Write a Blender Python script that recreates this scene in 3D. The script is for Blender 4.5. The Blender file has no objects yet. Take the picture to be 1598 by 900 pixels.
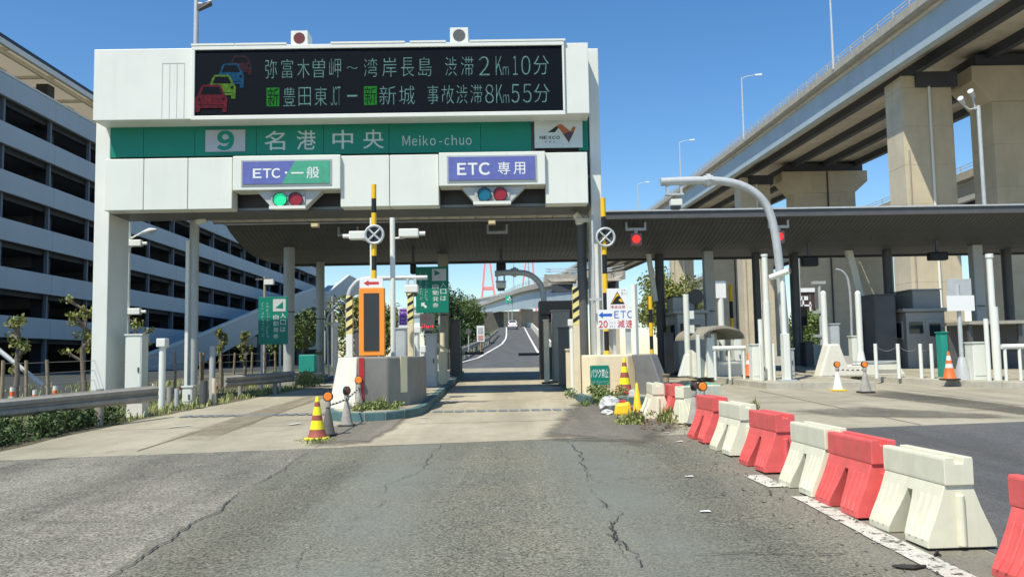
import bpy, bmesh, math, random
from mathutils import Vector, Matrix, Euler
random.seed(7)
scene = bpy.context.scene
C = scene.collection
# ------------------------------------------------------------------ camera
FOC = 30 / 36 * 1598
EYE = 1.55
cam_d = bpy.data.cameras.new('camera'); cam_d.lens = 30; cam_d.sensor_width = 36
cam_d.clip_start = 0.1; cam_d.clip_end = 6000
cam = bpy.data.objects.new('camera', cam_d); C.objects.link(cam)
RM = Matrix.Rotation(-0.009634, 3, 'Z') @ Matrix.Rotation(math.pi / 2 + 0.080022, 3, 'X') @ Matrix.Rotation(-0.0175, 3, 'Z')
cam.matrix_world = Matrix.Translation((0, 0, EYE)) @ RM.to_4x4()
scene.camera = cam
# ------------------------------------------------------------------ light
SUN = Vector((0.37, 0.5, -1.0)).normalized()          # direction the light travels
elev = math.asin(-SUN.z)
w = bpy.data.worlds.new('World'); scene.world = w; w.use_nodes = True
nt = w.node_tree
sky = nt.nodes.new('ShaderNodeTexSky'); sky.sky_type = 'NISHITA'; sky.sun_disc = False
sky.sun_elevation = elev; sky.sun_rotation = math.atan2(-SUN.x, -SUN.y)
sky.altitude = 0; sky.air_density = 1.0; sky.dust_density = 0.3; sky.ozone_density = 3.0
bg = nt.nodes['Background']; bg.inputs['Strength'].default_value = 0.15
hs = nt.nodes.new('ShaderNodeHueSaturation'); hs.inputs['Saturation'].default_value = 1.25
nt.links.new(sky.outputs[0], hs.inputs['Color']); nt.links.new(hs.outputs[0], bg.inputs[0])
sd = bpy.data.lights.new('sun', 'SUN'); sd.energy = 5.0; sd.angle = math.radians(0.5); sd.color = (1, 0.93, 0.8)
so = bpy.data.objects.new('sun', sd); C.objects.link(so)
so.rotation_euler = SUN.to_track_quat('-Z', 'Y').to_euler()
vs = scene.view_settings
vs.view_transform = 'Standard'; vs.look = 'None'; vs.gamma = 1; vs.use_curve_mapping = False; vs.exposure = 0.1
# ------------------------------------------------------------------ layout helpers (survey: a sight line cut at a known distance Y)
SL = 0.026
def G(y): return SL * max(-40.0, min(y, 40.0))
def at(px, py, Y):
    d = RM @ Vector(((px - 799) / FOC, -(py - 450) / FOC, -1))
    t = Y / d.y
    return Vector((d.x * t, Y, EYE + d.z * t))
def gpt(px, py):
    d = RM @ Vector(((px - 799) / FOC, -(py - 450) / FOC, -1))
    t = EYE / (SL * d.y - d.z)
    return Vector((d.x * t, d.y * t, EYE + d.z * t))
def rect(x0, y0, x1, y1, Y):
    a = at(x0, (y0 + y1) / 2, Y).x; b = at(x1, (y0 + y1) / 2, Y).x
    t = at((x0 + x1) / 2, y0, Y).z; s = at((x0 + x1) / 2, y1, Y).z
    return a, b, s, t
def mpx(p, Y): return p * Y / FOC
# ------------------------------------------------------------------ mesh builder
class MB:
    def __init__(s): s.v = []; s.f = []
    def add(s, vs, fs):
        n = len(s.v); s.v += [tuple(v) for v in vs]; s.f += [tuple(i + n for i in f) for f in fs]; return s
    def box(s, x0, x1, y0, y1, z0, z1):
        x0, x1 = min(x0, x1), max(x0, x1); y0, y1 = min(y0, y1), max(y0, y1); z0, z1 = min(z0, z1), max(z0, z1)
        return s.add([(x0,y0,z0),(x1,y0,z0),(x1,y1,z0),(x0,y1,z0),(x0,y0,z1),(x1,y0,z1),(x1,y1,z1),(x0,y1,z1)],
                     [(0,3,2,1),(4,5,6,7),(0,1,5,4),(1,2,6,5),(2,3,7,6),(3,0,4,7)])
    def hexa(s, b, t):
        return s.add(list(b) + list(t), [(3,2,1,0),(4,5,6,7),(0,1,5,4),(1,2,6,5),(2,3,7,6),(3,0,4,7)])
    def cyl(s, p0, p1, r0, r1=None, n=14, cap=True):
        p0 = Vector(p0); p1 = Vector(p1); r1 = r0 if r1 is None else r1
        return s.tube([p0, p1], [r0, r1], n, cap)
    def tube(s, pts, rs, n=10, cap=True):
        pts = [Vector(p) for p in pts]
        if not hasattr(rs, '__len__'): rs = [rs] * len(pts)
        vs = []; fs = []
        prev = None
        for i, p in enumerate(pts):
            d = (pts[min(i + 1, len(pts) - 1)] - pts[max(i - 1, 0)]).normalized()
            if prev is None:
                u = d.cross(Vector((0, 0, 1)))
                if u.length < 1e-3: u = d.cross(Vector((0, 1, 0)))
            else: u = prev - d * prev.dot(d)
            u.normalize(); prev = u; q = d.cross(u)
            for k in range(n):
                a = 2 * math.pi * k / n
                vs.append(p + (u * math.cos(a) + q * math.sin(a)) * rs[i])
        for i in range(len(pts) - 1):
            for k in range(n):
                k2 = (k + 1) % n
                fs.append((i*n+k, i*n+k2, (i+1)*n+k2, (i+1)*n+k))
        if cap:
            fs.append(tuple(range(n - 1, -1, -1))); fs.append(tuple((len(pts)-1)*n + k for k in range(n)))
        return s.add(vs, fs)
    def lathe(s, prof, c, n=20):
        vs = []; fs = []
        for r, z in prof:
            for k in range(n):
                a = 2 * math.pi * k / n; vs.append((c[0] + r*math.cos(a), c[1] + r*math.sin(a), c[2] + z))
        for i in range(len(prof) - 1):
            for k in range(n):
                k2 = (k + 1) % n; fs.append((i*n+k, i*n+k2, (i+1)*n+k2, (i+1)*n+k))
        fs.append(tuple(range(n-1, -1, -1))); fs.append(tuple((len(prof)-1)*n+k for k in range(n)))
        return s.add(vs, fs)
    def prism_x(s, poly, x0, x1):      # poly of (y,z), extruded along x
        n = len(poly)
        vs = [(x0, y, z) for y, z in poly] + [(x1, y, z) for y, z in poly]
        fs = [tuple(range(n)), tuple(range(2*n-1, n-1, -1))] + [(i, n+i, n+(i+1) % n, (i+1) % n) for i in range(n)]
        return s.add(vs, fs)
    def prism_y(s, poly, y0, y1):      # poly of (x,z)
        n = len(poly)
        vs = [(x, y0, z) for x, z in poly] + [(x, y1, z) for x, z in poly]
        fs = [tuple(range(n)), tuple(range(2*n-1, n-1, -1))] + [(i, n+i, n+(i+1) % n, (i+1) % n) for i in range(n)]
        return s.add(vs, fs)
    def prism_z(s, poly, zf0, zf1):    # poly of (x,y); z from functions or numbers
        n = len(poly)
        f0 = zf0 if callable(zf0) else (lambda x, y: zf0); f1 = zf1 if callable(zf1) else (lambda x, y: zf1)
        vs = [(x, y, f0(x, y)) for x, y in poly] + [(x, y, f1(x, y)) for x, y in poly]
        fs = [tuple(range(n-1, -1, -1)), tuple(range(n, 2*n))] + [(i, (i+1) % n, n+(i+1) % n, n+i) for i in range(n)]
        return s.add(vs, fs)
    def flat(s, pts): return s.add(pts, [tuple(range(len(pts)))])
    def disc(s, c, r, n=20, ax='y'):   # faces -Y
        return s.flat([(c[0] + r*math.cos(2*math.pi*k/n), c[1], c[2] + r*math.sin(2*math.pi*k/n)) for k in range(n)])
def root_loc(o):
    while o.parent: o = o.parent
    return Vector(o.location)
def obj(name, mb, mat, parent=None, bevel=0, smooth=False, local=False, fix=True):
    me = bpy.data.meshes.new(name)
    off = Vector((0, 0, 0))
    if parent is not None and not local: off = root_loc(parent)
    me.from_pydata([tuple(Vector(v) - off) for v in mb.v], [], mb.f)
    if fix:
        bm = bmesh.new(); bm.from_mesh(me); bmesh.ops.recalc_face_normals(bm, faces=bm.faces); bm.to_mesh(me); bm.free()
    me.materials.append(mat)
    o = bpy.data.objects.new(name, me); C.objects.link(o)
    if parent is not None: o.parent = parent
    if smooth:
        me.polygons.foreach_set('use_smooth', [True] * len(me.polygons))
        try: me.set_sharp_from_angle(angle=math.radians(40))
        except Exception: pass
    if bevel:
        b = o.modifiers.new('bevel', 'BEVEL'); b.width = bevel; b.segments = 2; b.limit_method = 'ANGLE'; b.harden_normals = False
    return o
def thing(name, label, cat, loc=(0,0,0), group=None, rotz=0):
    o = bpy.data.objects.new(name, None); C.objects.link(o); o.empty_display_size = 0.2
    o.location = loc; o.rotation_euler = (0, 0, rotz); o['label'] = label; o['category'] = cat
    if group: o['group'] = group
    return o
def tag(o, label, cat, group=None):
    o['label'] = label; o['category'] = cat
    if group: o['group'] = group
    return o
def struct(name, mb, mat, parent=None, **k):
    o = obj(name, mb, mat, parent, **k)
    o['kind'] = 'structure'
    return o
def share(name, src, parent, loc, rotz=0):
    o = bpy.data.objects.new(name, src.data); C.objects.link(o); o.parent = parent; o.location = loc; o.rotation_euler = (0, 0, rotz)
    for m in src.modifiers:
        if m.type == 'BEVEL':
            b = o.modifiers.new('bevel', 'BEVEL'); b.width = m.width; b.segments = m.segments; b.limit_method = 'ANGLE'
    return o
def dup(r, loc, rotz=0, label=None, group=None):
    def cp(o, par):
        c = o.copy(); C.objects.link(c); c.parent = par
        for ch in list(o.children): cp(ch, c)
        return c
    c = cp(r, None); c.location = loc; c.rotation_euler = (0, 0, rotz)
    if label: c['label'] = label
    if group: c['group'] = group
    return c
# ------------------------------------------------------------------ materials
MATS = {}
def mat(name, col, rough=0.6, var=0.12, scale=3.0, bump=0.0, bscale=60.0, metal=0.0, streak=0.0, emit=0.0, island=0.0, spec=0.4, dirt=(0.12, 0.11, 0.09), sss=0.0, trans=0.0, sk=1.0):
    if name in MATS: return MATS[name]
    m = bpy.data.materials.new(name); m.use_nodes = True; n = m.node_tree.nodes; L = m.node_tree.links
    b = n['Principled BSDF']; b.inputs['Roughness'].default_value = rough; b.inputs['Metallic'].default_value = metal
    b.inputs['Specular IOR Level'].default_value = spec
    tc = n.new('ShaderNodeTexCoord')
    rgb = n.new('ShaderNodeRGB'); rgb.outputs[0].default_value = (*col, 1); cur = rgb.outputs[0]
    def mixrgb(mode, fac, a, bb):
        x = n.new('ShaderNodeMix'); x.data_type = 'RGBA'; x.blend_type = mode
        for s_, v_ in ((0, fac), (6, a), (7, bb)):
            if hasattr(v_, 'is_output'): L.new(v_, x.inputs[s_])
            else: x.inputs[s_].default_value = v_ if s_ == 0 else (*v_, 1)
        return x.outputs[2]
    if var:
        no = n.new('ShaderNodeTexNoise'); no.inputs['Scale'].default_value = scale; no.inputs['Detail'].default_value = 6; no.inputs['Roughness'].default_value = 0.65
        L.new(tc.outputs['Object'], no.inputs['Vector'])
        mr = n.new('ShaderNodeMapRange'); mr.inputs[1].default_value = 0.3; mr.inputs[2].default_value = 0.7; mr.inputs[3].default_value = 1 - var; mr.inputs[4].default_value = 1 + var
        L.new(no.outputs[0], mr.inputs[0])
        cur = mixrgb('MULTIPLY', 1.0, cur, mr.outputs[0])
    if streak:
        mp = n.new('ShaderNodeMapping'); mp.inputs['Scale'].default_value = (6*sk, 6*sk, 0.5*sk); L.new(tc.outputs['Object'], mp.inputs[0])
        no = n.new('ShaderNodeTexNoise'); no.inputs['Scale'].default_value = 1.5; no.inputs['Detail'].default_value = 7; no.inputs['Roughness'].default_value = 0.7
        L.new(mp.outputs[0], no.inputs['Vector'])
        mr = n.new('ShaderNodeMapRange'); mr.inputs[1].default_value = 0.52; mr.inputs[2].default_value = 0.78; mr.inputs[3].default_value = 0; mr.inputs[4].default_value = streak
        L.new(no.outputs[0], mr.inputs[0])
        cur = mixrgb('MIX', mr.outputs[0], cur, dirt)
    if island:
        ge = n.new('ShaderNodeNewGeometry')
        mr = n.new('ShaderNodeMapRange'); mr.inputs[3].default_value = 1 - island; mr.inputs[4].default_value = 1 + island
        L.new(ge.outputs['Random Per Island'], mr.inputs[0]); cur = mixrgb('MULTIPLY', 1.0, cur, mr.outputs[0])
    L.new(cur, b.inputs['Base Color'])
    if bump:
        no = n.new('ShaderNodeTexNoise'); no.inputs['Scale'].default_value = bscale; no.inputs['Detail'].default_value = 4
        L.new(tc.outputs['Object'], no.inputs['Vector'])
        bp = n.new('ShaderNodeBump'); bp.inputs['Strength'].default_value = bump; bp.inputs['Distance'].default_value = 0.01
        L.new(no.outputs[0], bp.inputs['Height']); L.new(bp.outputs[0], b.inputs['Normal'])
    if emit:
        L.new(cur, b.inputs['Emission Color']); b.inputs['Emission Strength'].default_value = emit
    if sss:
        b.inputs['Subsurface Weight'].default_value = sss; b.inputs['Subsurface Radius'].default_value = (0.05, 0.05, 0.04)
    if trans:
        b.inputs['Transmission Weight'].default_value = trans
    MATS[name] = m
    return m
def ground_mat(name, col, col2, speck=0.35, patch=0.2, sscale=70, stain=None, stain_amt=0.0, track=None):
    """pavement: large worn patches, aggregate speckle, oil stains"""
    m = bpy.data.materials.new(name); m.use_nodes = True; n = m.node_tree.nodes; L = m.node_tree.links
    b = n['Principled BSDF']; b.inputs['Roughness'].default_value = 0.88; b.inputs['Specular IOR Level'].default_value = 0.25
    tc = n.new('ShaderNodeTexCoord')
    def noise(scale, det, rough=0.6, vec=None):
        no = n.new('ShaderNodeTexNoise'); no.inputs['Scale'].default_value = scale; no.inputs['Detail'].default_value = det; no.inputs['Roughness'].default_value = rough
        L.new(vec or tc.outputs['Object'], no.inputs['Vector']); return no.outputs[0]
    def mr(x, a, bb, c, d):
        q = n.new('ShaderNodeMapRange'); L.new(x, q.inputs[0])
        for i, v in enumerate((a, bb, c, d)): q.inputs[i + 1].default_value = v
        return q.outputs[0]
    def mix(mode, fac, a, bb):
        x = n.new('ShaderNodeMix'); x.data_type = 'RGBA'; x.blend_type = mode
        for s_, v_ in ((0, fac), (6, a), (7, bb)):
            if hasattr(v_, 'is_output'): L.new(v_, x.inputs[s_])
            else: x.inputs[s_].default_value = v_ if s_ == 0 else (*v_, 1)
        return x.outputs[2]
    cur = mix('MIX', mr(noise(0.45, 5, 0.6), 0.35, 0.65, 0, 1), col, col2)
    mp = n.new('ShaderNodeMapping'); mp.inputs['Scale'].default_value = (1.3, 0.12, 1); L.new(tc.outputs['Object'], mp.inputs[0])
    cur = mix('MULTIPLY', 1.0, cur, mr(noise(1.0, 4, 0.6, mp.outputs[0]), 0.3, 0.7, 1 - patch, 1 + patch))
    cur = mix('MULTIPLY', 1.0, cur, mr(noise(5, 6, 0.7), 0.3, 0.7, 1 - patch * 0.5, 1 + patch * 0.5))
    cur = mix('MULTIPLY', 1.0, cur, mr(noise(sscale, 3, 0.8), 0.32, 0.68, 1 - speck, 1 + speck))
    vo = n.new('ShaderNodeTexVoronoi'); vo.inputs['Scale'].default_value = 38; L.new(tc.outputs['Object'], vo.inputs['Vector'])
    cur = mix('MIX', mr(vo.outputs['Distance'], 0.05, 0.14, 0.35 * speck, 0.0), cur, (0.45, 0.44, 0.4))
    if stain:
        cur = mix('MIX', mr(noise(0.8, 6, 0.65), 0.52, 0.72, 0, stain_amt), cur, stain)
    if track:
        sx = n.new('ShaderNodeSeparateXYZ'); L.new(tc.outputs['Object'], sx.inputs[0])
        for xc, wd, amt, c3 in track:
            ma = n.new('ShaderNodeMath'); ma.operation = 'SUBTRACT'; L.new(sx.outputs[0], ma.inputs[0]); ma.inputs[1].default_value = xc
            ab = n.new('ShaderNodeMath'); ab.operation = 'ABSOLUTE'; L.new(ma.outputs[0], ab.inputs[0])
            fac = mr(ab.outputs[0], 0.0, wd, amt, 0.0)
            q = n.new('ShaderNodeMapRange'); q.interpolation_type = 'SMOOTHSTEP'; L.new(ab.outputs[0], q.inputs[0])
            for i, v in enumerate((0.1, wd, amt, 0.0)): q.inputs[i + 1].default_value = v
            mm = n.new('ShaderNodeMath'); mm.operation = 'MULTIPLY'; L.new(q.outputs[0], mm.inputs[0]); L.new(mr(noise(0.7, 5, 0.7), 0.3, 0.6, 0.3, 1.0), mm.inputs[1])
            cur = mix('MIX', mm.outputs[0], cur, c3)
    L.new(cur, b.inputs['Base Color'])
    bp = n.new('ShaderNodeBump'); bp.inputs['Strength'].default_value = 0.5; bp.inputs['Distance'].default_value = 0.008
    L.new(noise(sscale * 1.2, 3, 0.7), bp.inputs['Height']); L.new(bp.outputs[0], b.inputs['Normal'])
    return m
M_asph = ground_mat('asphalt', (0.142, 0.146, 0.114), (0.178, 0.17, 0.126), 0.85, 0.22, 40, track=[(-1.2, 0.85, 0.7, (0.19, 0.21, 0.18)), (1.05, 0.85, 0.7, (0.19, 0.21, 0.18)), (3.2, 1.25, 0.95, (0.23, 0.215, 0.175)), (-2.75, .3, .35, (0.2, 0.19, 0.165))])
M_asph_old = ground_mat('old_asphalt', (0.17, 0.166, 0.138), (0.235, 0.222, 0.178), 0.85, 0.3, 40)
M_asph_dark = ground_mat('dark_asphalt', (0.095, 0.1, 0.1), (0.118, 0.116, 0.11), 0.5, 0.2, 45)
M_ramp = ground_mat('ramp_asphalt', (0.1, 0.105, 0.105), (0.115, 0.12, 0.12), 0.15, 0.1, 30)
M_conc_pave = ground_mat('concrete_paving', (0.33, 0.305, 0.225), (0.4, 0.37, 0.275), 0.14, 0.14, 45, stain=(0.2, 0.18, 0.14), stain_amt=0.5)
M_lane = ground_mat('lane_concrete', (0.36, 0.325, 0.235), (0.43, 0.395, 0.29), 0.14, 0.16, 45, stain=(0.24, 0.2, 0.14), stain_amt=0.45, track=[(0.1, 0.5, 0.25, (0.27, 0.225, 0.15))])
M_soil = ground_mat('soil', (0.14, 0.125, 0.085), (0.1, 0.1, 0.06), 0.4, 0.3, 40, stain=(0.07, 0.1, 0.03), stain_amt=0.7)
M_ground = ground_mat('yard_paving', (0.32, 0.3, 0.24), (0.38, 0.35, 0.28), 0.2, 0.2, 40)
M_gravel = ground_mat('gravelly_edge', (0.17, 0.165, 0.148), (0.21, 0.2, 0.175), 0.5, 0.2, 45)
M_line = ground_mat('worn_white_line', (0.66, 0.65, 0.57), (0.52, 0.5, 0.43), 0.2, 0.2, 50)
def chip(m, lo, hi):      # paint worn away in flakes: the pavement shows through
    n = m.node_tree.nodes; L = m.node_tree.links; b = n['Principled BSDF']; tc = n.new('ShaderNodeTexCoord')
    no = n.new('ShaderNodeTexNoise'); no.inputs['Scale'].default_value = 9; no.inputs['Detail'].default_value = 8; no.inputs['Roughness'].default_value = .75; L.new(tc.outputs['Object'], no.inputs['Vector'])
    mr = n.new('ShaderNodeMapRange'); L.new(no.outputs[0], mr.inputs[0]); mr.inputs[1].default_value = lo; mr.inputs[2].default_value = hi; L.new(mr.outputs[0], b.inputs['Alpha'])
chip(M_line, .4, .47)
M_white = mat('white_steel', (0.74, 0.76, 0.69), 0.45, 0.04, 0.8, streak=0.14, sk=.5, dirt=(.4, .39, .33))
M_panel = mat('white_panel', (0.73, 0.76, 0.68), 0.4, 0.035, 0.7, streak=0.14, sk=.5, dirt=(.42, .41, .34))
M_grey = mat('grey_steel', (0.42, 0.44, 0.42), 0.5, 0.08, 2, streak=0.15)
M_galv = mat('galvanised_steel', (0.5, 0.53, 0.53), 0.5, 0.1, 4, metal=0.2, streak=0.12)
M_dgrey = mat('dark_grey_steel', (0.095, 0.098, 0.1), 0.5, 0.15, 2, streak=0.1)
M_black = mat('black_paint', (0.014, 0.015, 0.017), 0.5, 0.1, 3)
M_rubber = mat('black_rubber', (0.03, 0.029, 0.027), 0.8, 0.3, 6, streak=0.2)
M_yel = mat('yellow_paint', (0.85, 0.52, 0.02), 0.5, 0.08, 3, streak=0.12)
M_cream = mat('cream_paint', (0.72, 0.62, 0.42), 0.6, 0.08, 3, streak=0.25)
M_pale_y = mat('pale_yellow_paint', (0.76, 0.66, 0.25), 0.6, 0.08, 3, streak=0.2)
M_teal = mat('teal_kerb_paint', (0.075, 0.15, 0.15), 0.7, 0.3, 3, streak=0.5, dirt=(0.25, 0.25, 0.22))
M_teal_m = mat('teal_machine', (0.02, 0.3, 0.23), 0.5, 0.05, 2)
M_conc = mat('pier_concrete', (0.54, 0.475, 0.345), 0.9, 0.13, 0.35, bump=0.3, bscale=20, streak=0.3, dirt=(0.27, 0.24, 0.18), sk=.2)
M_conc_g = mat('grey_concrete', (0.34, 0.325, 0.275), 0.9, 0.16, 1.5, bump=0.4, bscale=30, streak=0.3)
M_conc_w = mat('pale_concrete', (0.72, 0.7, 0.6), 0.85, 0.1, 1.5, bump=0.3, bscale=30, streak=0.2, dirt=(0.3, 0.27, 0.2))
M_kerb = mat('kerb_concrete', (0.42, 0.4, 0.33), 0.9, 0.2, 2.5, bump=0.4, bscale=40, streak=0.3)
M_girder = mat('blue_grey_girder', (0.38, 0.46, 0.5), 0.55, 0.1, 0.25, streak=0.4, dirt=(0.27, 0.26, 0.22), sk=.15)
M_soffit = mat('deck_soffit', (0.6, 0.54, 0.43), 0.9, 0.2, 0.2, streak=0.35, sk=.15)
M_gsign = mat('green_sign', (0.0, 0.2, 0.135), 0.45, 0.06, 1)
M_bsign = mat('blue_sign', (0.12, 0.145, 0.4), 0.4, 0.12, 6)
M_gsign2 = mat('lane_sign_green', (0.07, 0.36, 0.22), 0.4, 0.12, 6)
M_wsign = mat('white_sign', (0.8, 0.81, 0.79), 0.45, 0.04, 2)
M_letter = mat('sign_lettering', (0.75, 0.78, 0.76), 0.5, 0.05, 4)
M_letter_g = mat('grey_lettering', (0.5, 0.58, 0.57), 0.5, 0.05, 4)
M_purple = mat('purple_sign', (0.16, 0.05, 0.32), 0.45, 0.1, 5)
M_red = mat('red_paint', (0.6, 0.04, 0.04), 0.5, 0.1, 4)
M_blue = mat('blue_paint', (0.02, 0.12, 0.5), 0.5, 0.05, 4)
M_orange = mat('orange_board', (0.9, 0.3, 0.035), 0.5, 0.05, 2)
M_conered = mat('faded_red_plastic', (0.33, 0.085, 0.06), 0.6, 0.15, 8, streak=0.2)
M_coneyel = mat('reflective_yellow', (0.85, 0.75, 0.02), 0.4, 0.05, 8)
M_coneor = mat('orange_plastic', (0.85, 0.16, 0.04), 0.5, 0.08, 8)
M_conegrey = mat('dirty_grey_plastic', (0.3, 0.285, 0.25), 0.7, 0.2, 8, streak=0.4)
M_conewht = mat('white_plastic_band', (0.75, 0.74, 0.68), 0.5, 0.08, 8, streak=0.1)
M_barred = mat('barrier_red_plastic', (0.75, 0.125, 0.115), 0.5, 0.15, 5, streak=0.4, dirt=(0.4, 0.18, 0.15), bump=0.06, bscale=14)
M_barwht = mat('barrier_white_plastic', (0.74, 0.72, 0.55), 0.45, 0.08, 4, streak=0.3, dirt=(0.42, 0.39, 0.27), bump=0.06, bscale=14)
M_lens_o = mat('amber_lens', (0.95, 0.25, 0.03), 0.25, 0.05, 20)
M_lens_dr = mat('dark_red_lens', (0.16, 0.045, 0.04), 0.3, 0.08, 20)
M_glow_r = mat('lit_red_lens', (1.0, 0.03, 0.02), 0.3, 0.1, 30, emit=1.2)
M_glow_g = mat('lit_green_lens', (0.015, 0.5, 0.22), 0.3, 0.1, 30, emit=0.75)
M_lens_r = mat('unlit_red_lens', (0.3, 0.02, 0.03), 0.3, 0.08, 20)
M_lens_b = mat('unlit_green_lens', (0.01, 0.14, 0.22), 0.3, 0.08, 20)
M_lamp_lit = mat('lamp_glass', (0.9, 0.8, 0.5), 0.3, 0.02, 5, emit=0.5)
M_glass = mat('dark_glass', (0.02, 0.03, 0.035), 0.08, 0.05, 1, spec=0.6)
M_bld = mat('building_cladding', (0.5, 0.53, 0.53), 0.5, 0.07, 0.12, streak=0.16, sk=.3, dirt=(0.25, 0.26, 0.26))
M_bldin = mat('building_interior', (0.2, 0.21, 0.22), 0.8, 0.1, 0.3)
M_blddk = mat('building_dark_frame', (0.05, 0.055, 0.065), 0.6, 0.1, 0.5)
M_eave = mat('cream_eave', (0.82, 0.78, 0.66), 0.6, 0.05, 0.5)
M_eave_s = mat('eave_soffit', (0.72, 0.64, 0.5), 0.7, 0.08, 0.5)
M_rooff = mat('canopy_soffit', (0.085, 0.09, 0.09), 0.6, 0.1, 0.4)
M_strip = mat('dirty_ceiling_panel', (0.5, 0.475, 0.4), 0.6, 0.2, 2.5, streak=0.3)
M_wood = mat('wood_post', (0.3, 0.235, 0.15), 0.85, 0.2, 6, streak=0.3)
M_bark = mat('bark', (0.17, 0.14, 0.11), 0.9, 0.25, 8, bump=0.6, bscale=25)
M_leaf = mat('leaf_green', (0.1, 0.15, 0.035), 0.6, 0.25, 0.8, island=0.5)
M_leaf_y = mat('leaf_yellow_green', (0.19, 0.21, 0.045), 0.6, 0.25, 0.8, island=0.45)
M_leaf_d = mat('leaf_dark_green', (0.06, 0.105, 0.03), 0.6, 0.25, 0.8, island=0.5)
M_grass = mat('grass_green', (0.3, 0.33, 0.11), 0.7, 0.25, 2, island=0.5)
M_dry = mat('dry_leaf', (0.25, 0.16, 0.08), 0.8, 0.2, 4, island=0.5)
M_redbr = mat('hazed_red_steel', (0.8, 0.27, 0.26), 0.6, 0.05, 0.05)  # paler red, distance haze put into the colour
M_carw = mat('car_white', (0.8, 0.81, 0.82), 0.25, 0.02, 1, spec=0.6)
M_led = mat('led_screen', (0.005, 0.008, 0.012), 0.6, 0.1, 1.5, spec=0.06)
def led(name, c, e=1.0):
    m = mat(name, c, 0.5, 0.3, 30, emit=1.0); b = m.node_tree.nodes['Principled BSDF']
    for l in list(b.inputs['Base Color'].links): m.node_tree.links.remove(l)
    b.inputs['Base Color'].default_value = (0.004, 0.005, 0.006, 1); b.inputs['Specular IOR Level'].default_value = .06
    for q in m.node_tree.nodes:
        if q.type == 'TEX_NOISE': q.inputs['Scale'].default_value = 14
        if q.type == 'MAP_RANGE': q.inputs[3].default_value = .35; q.inputs[4].default_value = 1.25
    return m
M_ledw = led('led_white_green', (0.13, 0.28, 0.265))
M_ledg = led('led_green', (0.012, 0.19, 0.016))
M_ledr = led('led_red', (0.11, 0.01, 0.02))
M_ledb = led('led_blue', (0.005, 0.06, 0.14))
M_ledl = led('led_lime', (0.075, 0.19, 0.022))
M_ledp = led('led_dim_red', (0.035, 0.012, 0.018))
M_ledrr = mat('led_bright_red', (0.8, 0.03, 0.02), 0.4, 0.1, 9, emit=1.0)
# ------------------------------------------------------------------ lettering
GC = {}
def glyphs(body, off=0.0, space=1.0):
    if (body, off) not in GC: GC[(body, off)] = glyphs_(body, off, space)
    return GC[(body, off)]
def glyphs_(body, off=0.0, space=1.0):
    c = bpy.data.curves.new('tmp', 'FONT'); c.body = body; c.offset = off; c.resolution_u = 4; c.space_line = space
    o = bpy.data.objects.new('tmp', c); C.objects.link(o)
    dg = bpy.context.evaluated_depsgraph_get()
    me = bpy.data.meshes.new_from_object(o.evaluated_get(dg))
    vs = [(v.co.x, v.co.y) for v in me.vertices]; fs = [tuple(p.vertices) for p in me.polygons]
    bpy.data.meshes.remove(me); bpy.data.objects.remove(o); bpy.data.curves.remove(c)
    return vs, fs
def put_text(mb, body, x0, x1, z0, z1, Y, off=0.0, keep=False):
    vs, fs = glyphs(body, off)
    if not vs: return
    ax, bx = min(v[0] for v in vs), max(v[0] for v in vs); az, bz = min(v[1] for v in vs), max(v[1] for v in vs)
    sx = (x1 - x0) / max(bx - ax, 1e-4); sz = (z1 - z0) / max(bz - az, 1e-4)
    if keep: sx = sz = min(sx, sz)
    cx, cz = (x0 + x1) / 2, (z0 + z1) / 2
    mb.add([(cx + (v[0] - (ax + bx) / 2) * sx, Y, cz + (v[1] - (az + bz) / 2) * sz) for v in vs], [tuple(f) for f in fs])
FULL = {chr(c): chr(c + 0xFEE0) for c in list(range(48, 58)) + list(range(65, 91)) + list(range(97, 123))}
def lettering(name, items, mt, parent, Y, off=0.0):
    if name == 'small_lettering':
        mb = MB()
        for body, x0, x1, z0, z1 in items: put_text(mb, body, x0, x1, z0, z1, Y, off)
        o = obj(name, mb, mt, parent, fix=False); o['kind'] = 'stuff'; return o
    for body, x0, x1, z0, z1 in items:
        mb = MB(); put_text(mb, FULL.get(body, body), x0, x1, z0, z1, Y, off if len(body) == 1 and ord(body) < 256 else max(-.012, min(off, .006)))
        o = obj('character', mb, mt, parent, fix=False)
    return o
def squiggles(items, mt, parent, Y, seed=1):
    """rows of print too small to read: a few short strokes per character"""
    r = random.Random(seed); mb = MB()
    for n_, x0, x1, z0, z1 in items:
        for k in range(n_):
            vert = abs(z1-z0) > abs(x1-x0)
            if vert: a0, a1 = x0, x1; c1 = z1-(z1-z0)*k/n_; c0 = c1-(z1-z0)/n_*.8
            else: c0, c1 = z0, z1; a0 = x0+(x1-x0)*k/n_; a1 = a0+(x1-x0)/n_*.8
            for _ in range(4):
                if r.random() < .5: u = r.uniform(a0, a0+(a1-a0)*.5); v = r.uniform(c0, c1); w_, h_ = (a1-a0)*r.uniform(.3, .5), (c1-c0)*.14
                else: u = r.uniform(a0, a1); v = r.uniform(c0, c0+(c1-c0)*.4); w_, h_ = (a1-a0)*.14, (c1-c0)*r.uniform(.4, .6)
                mb.flat([(u, Y, v), (u+w_, Y, v), (u+w_, Y, v+h_), (u, Y, v+h_)])
    o = obj('small_print', mb, mt, parent, fix=False); o['kind'] = 'stuff'; return o
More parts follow.
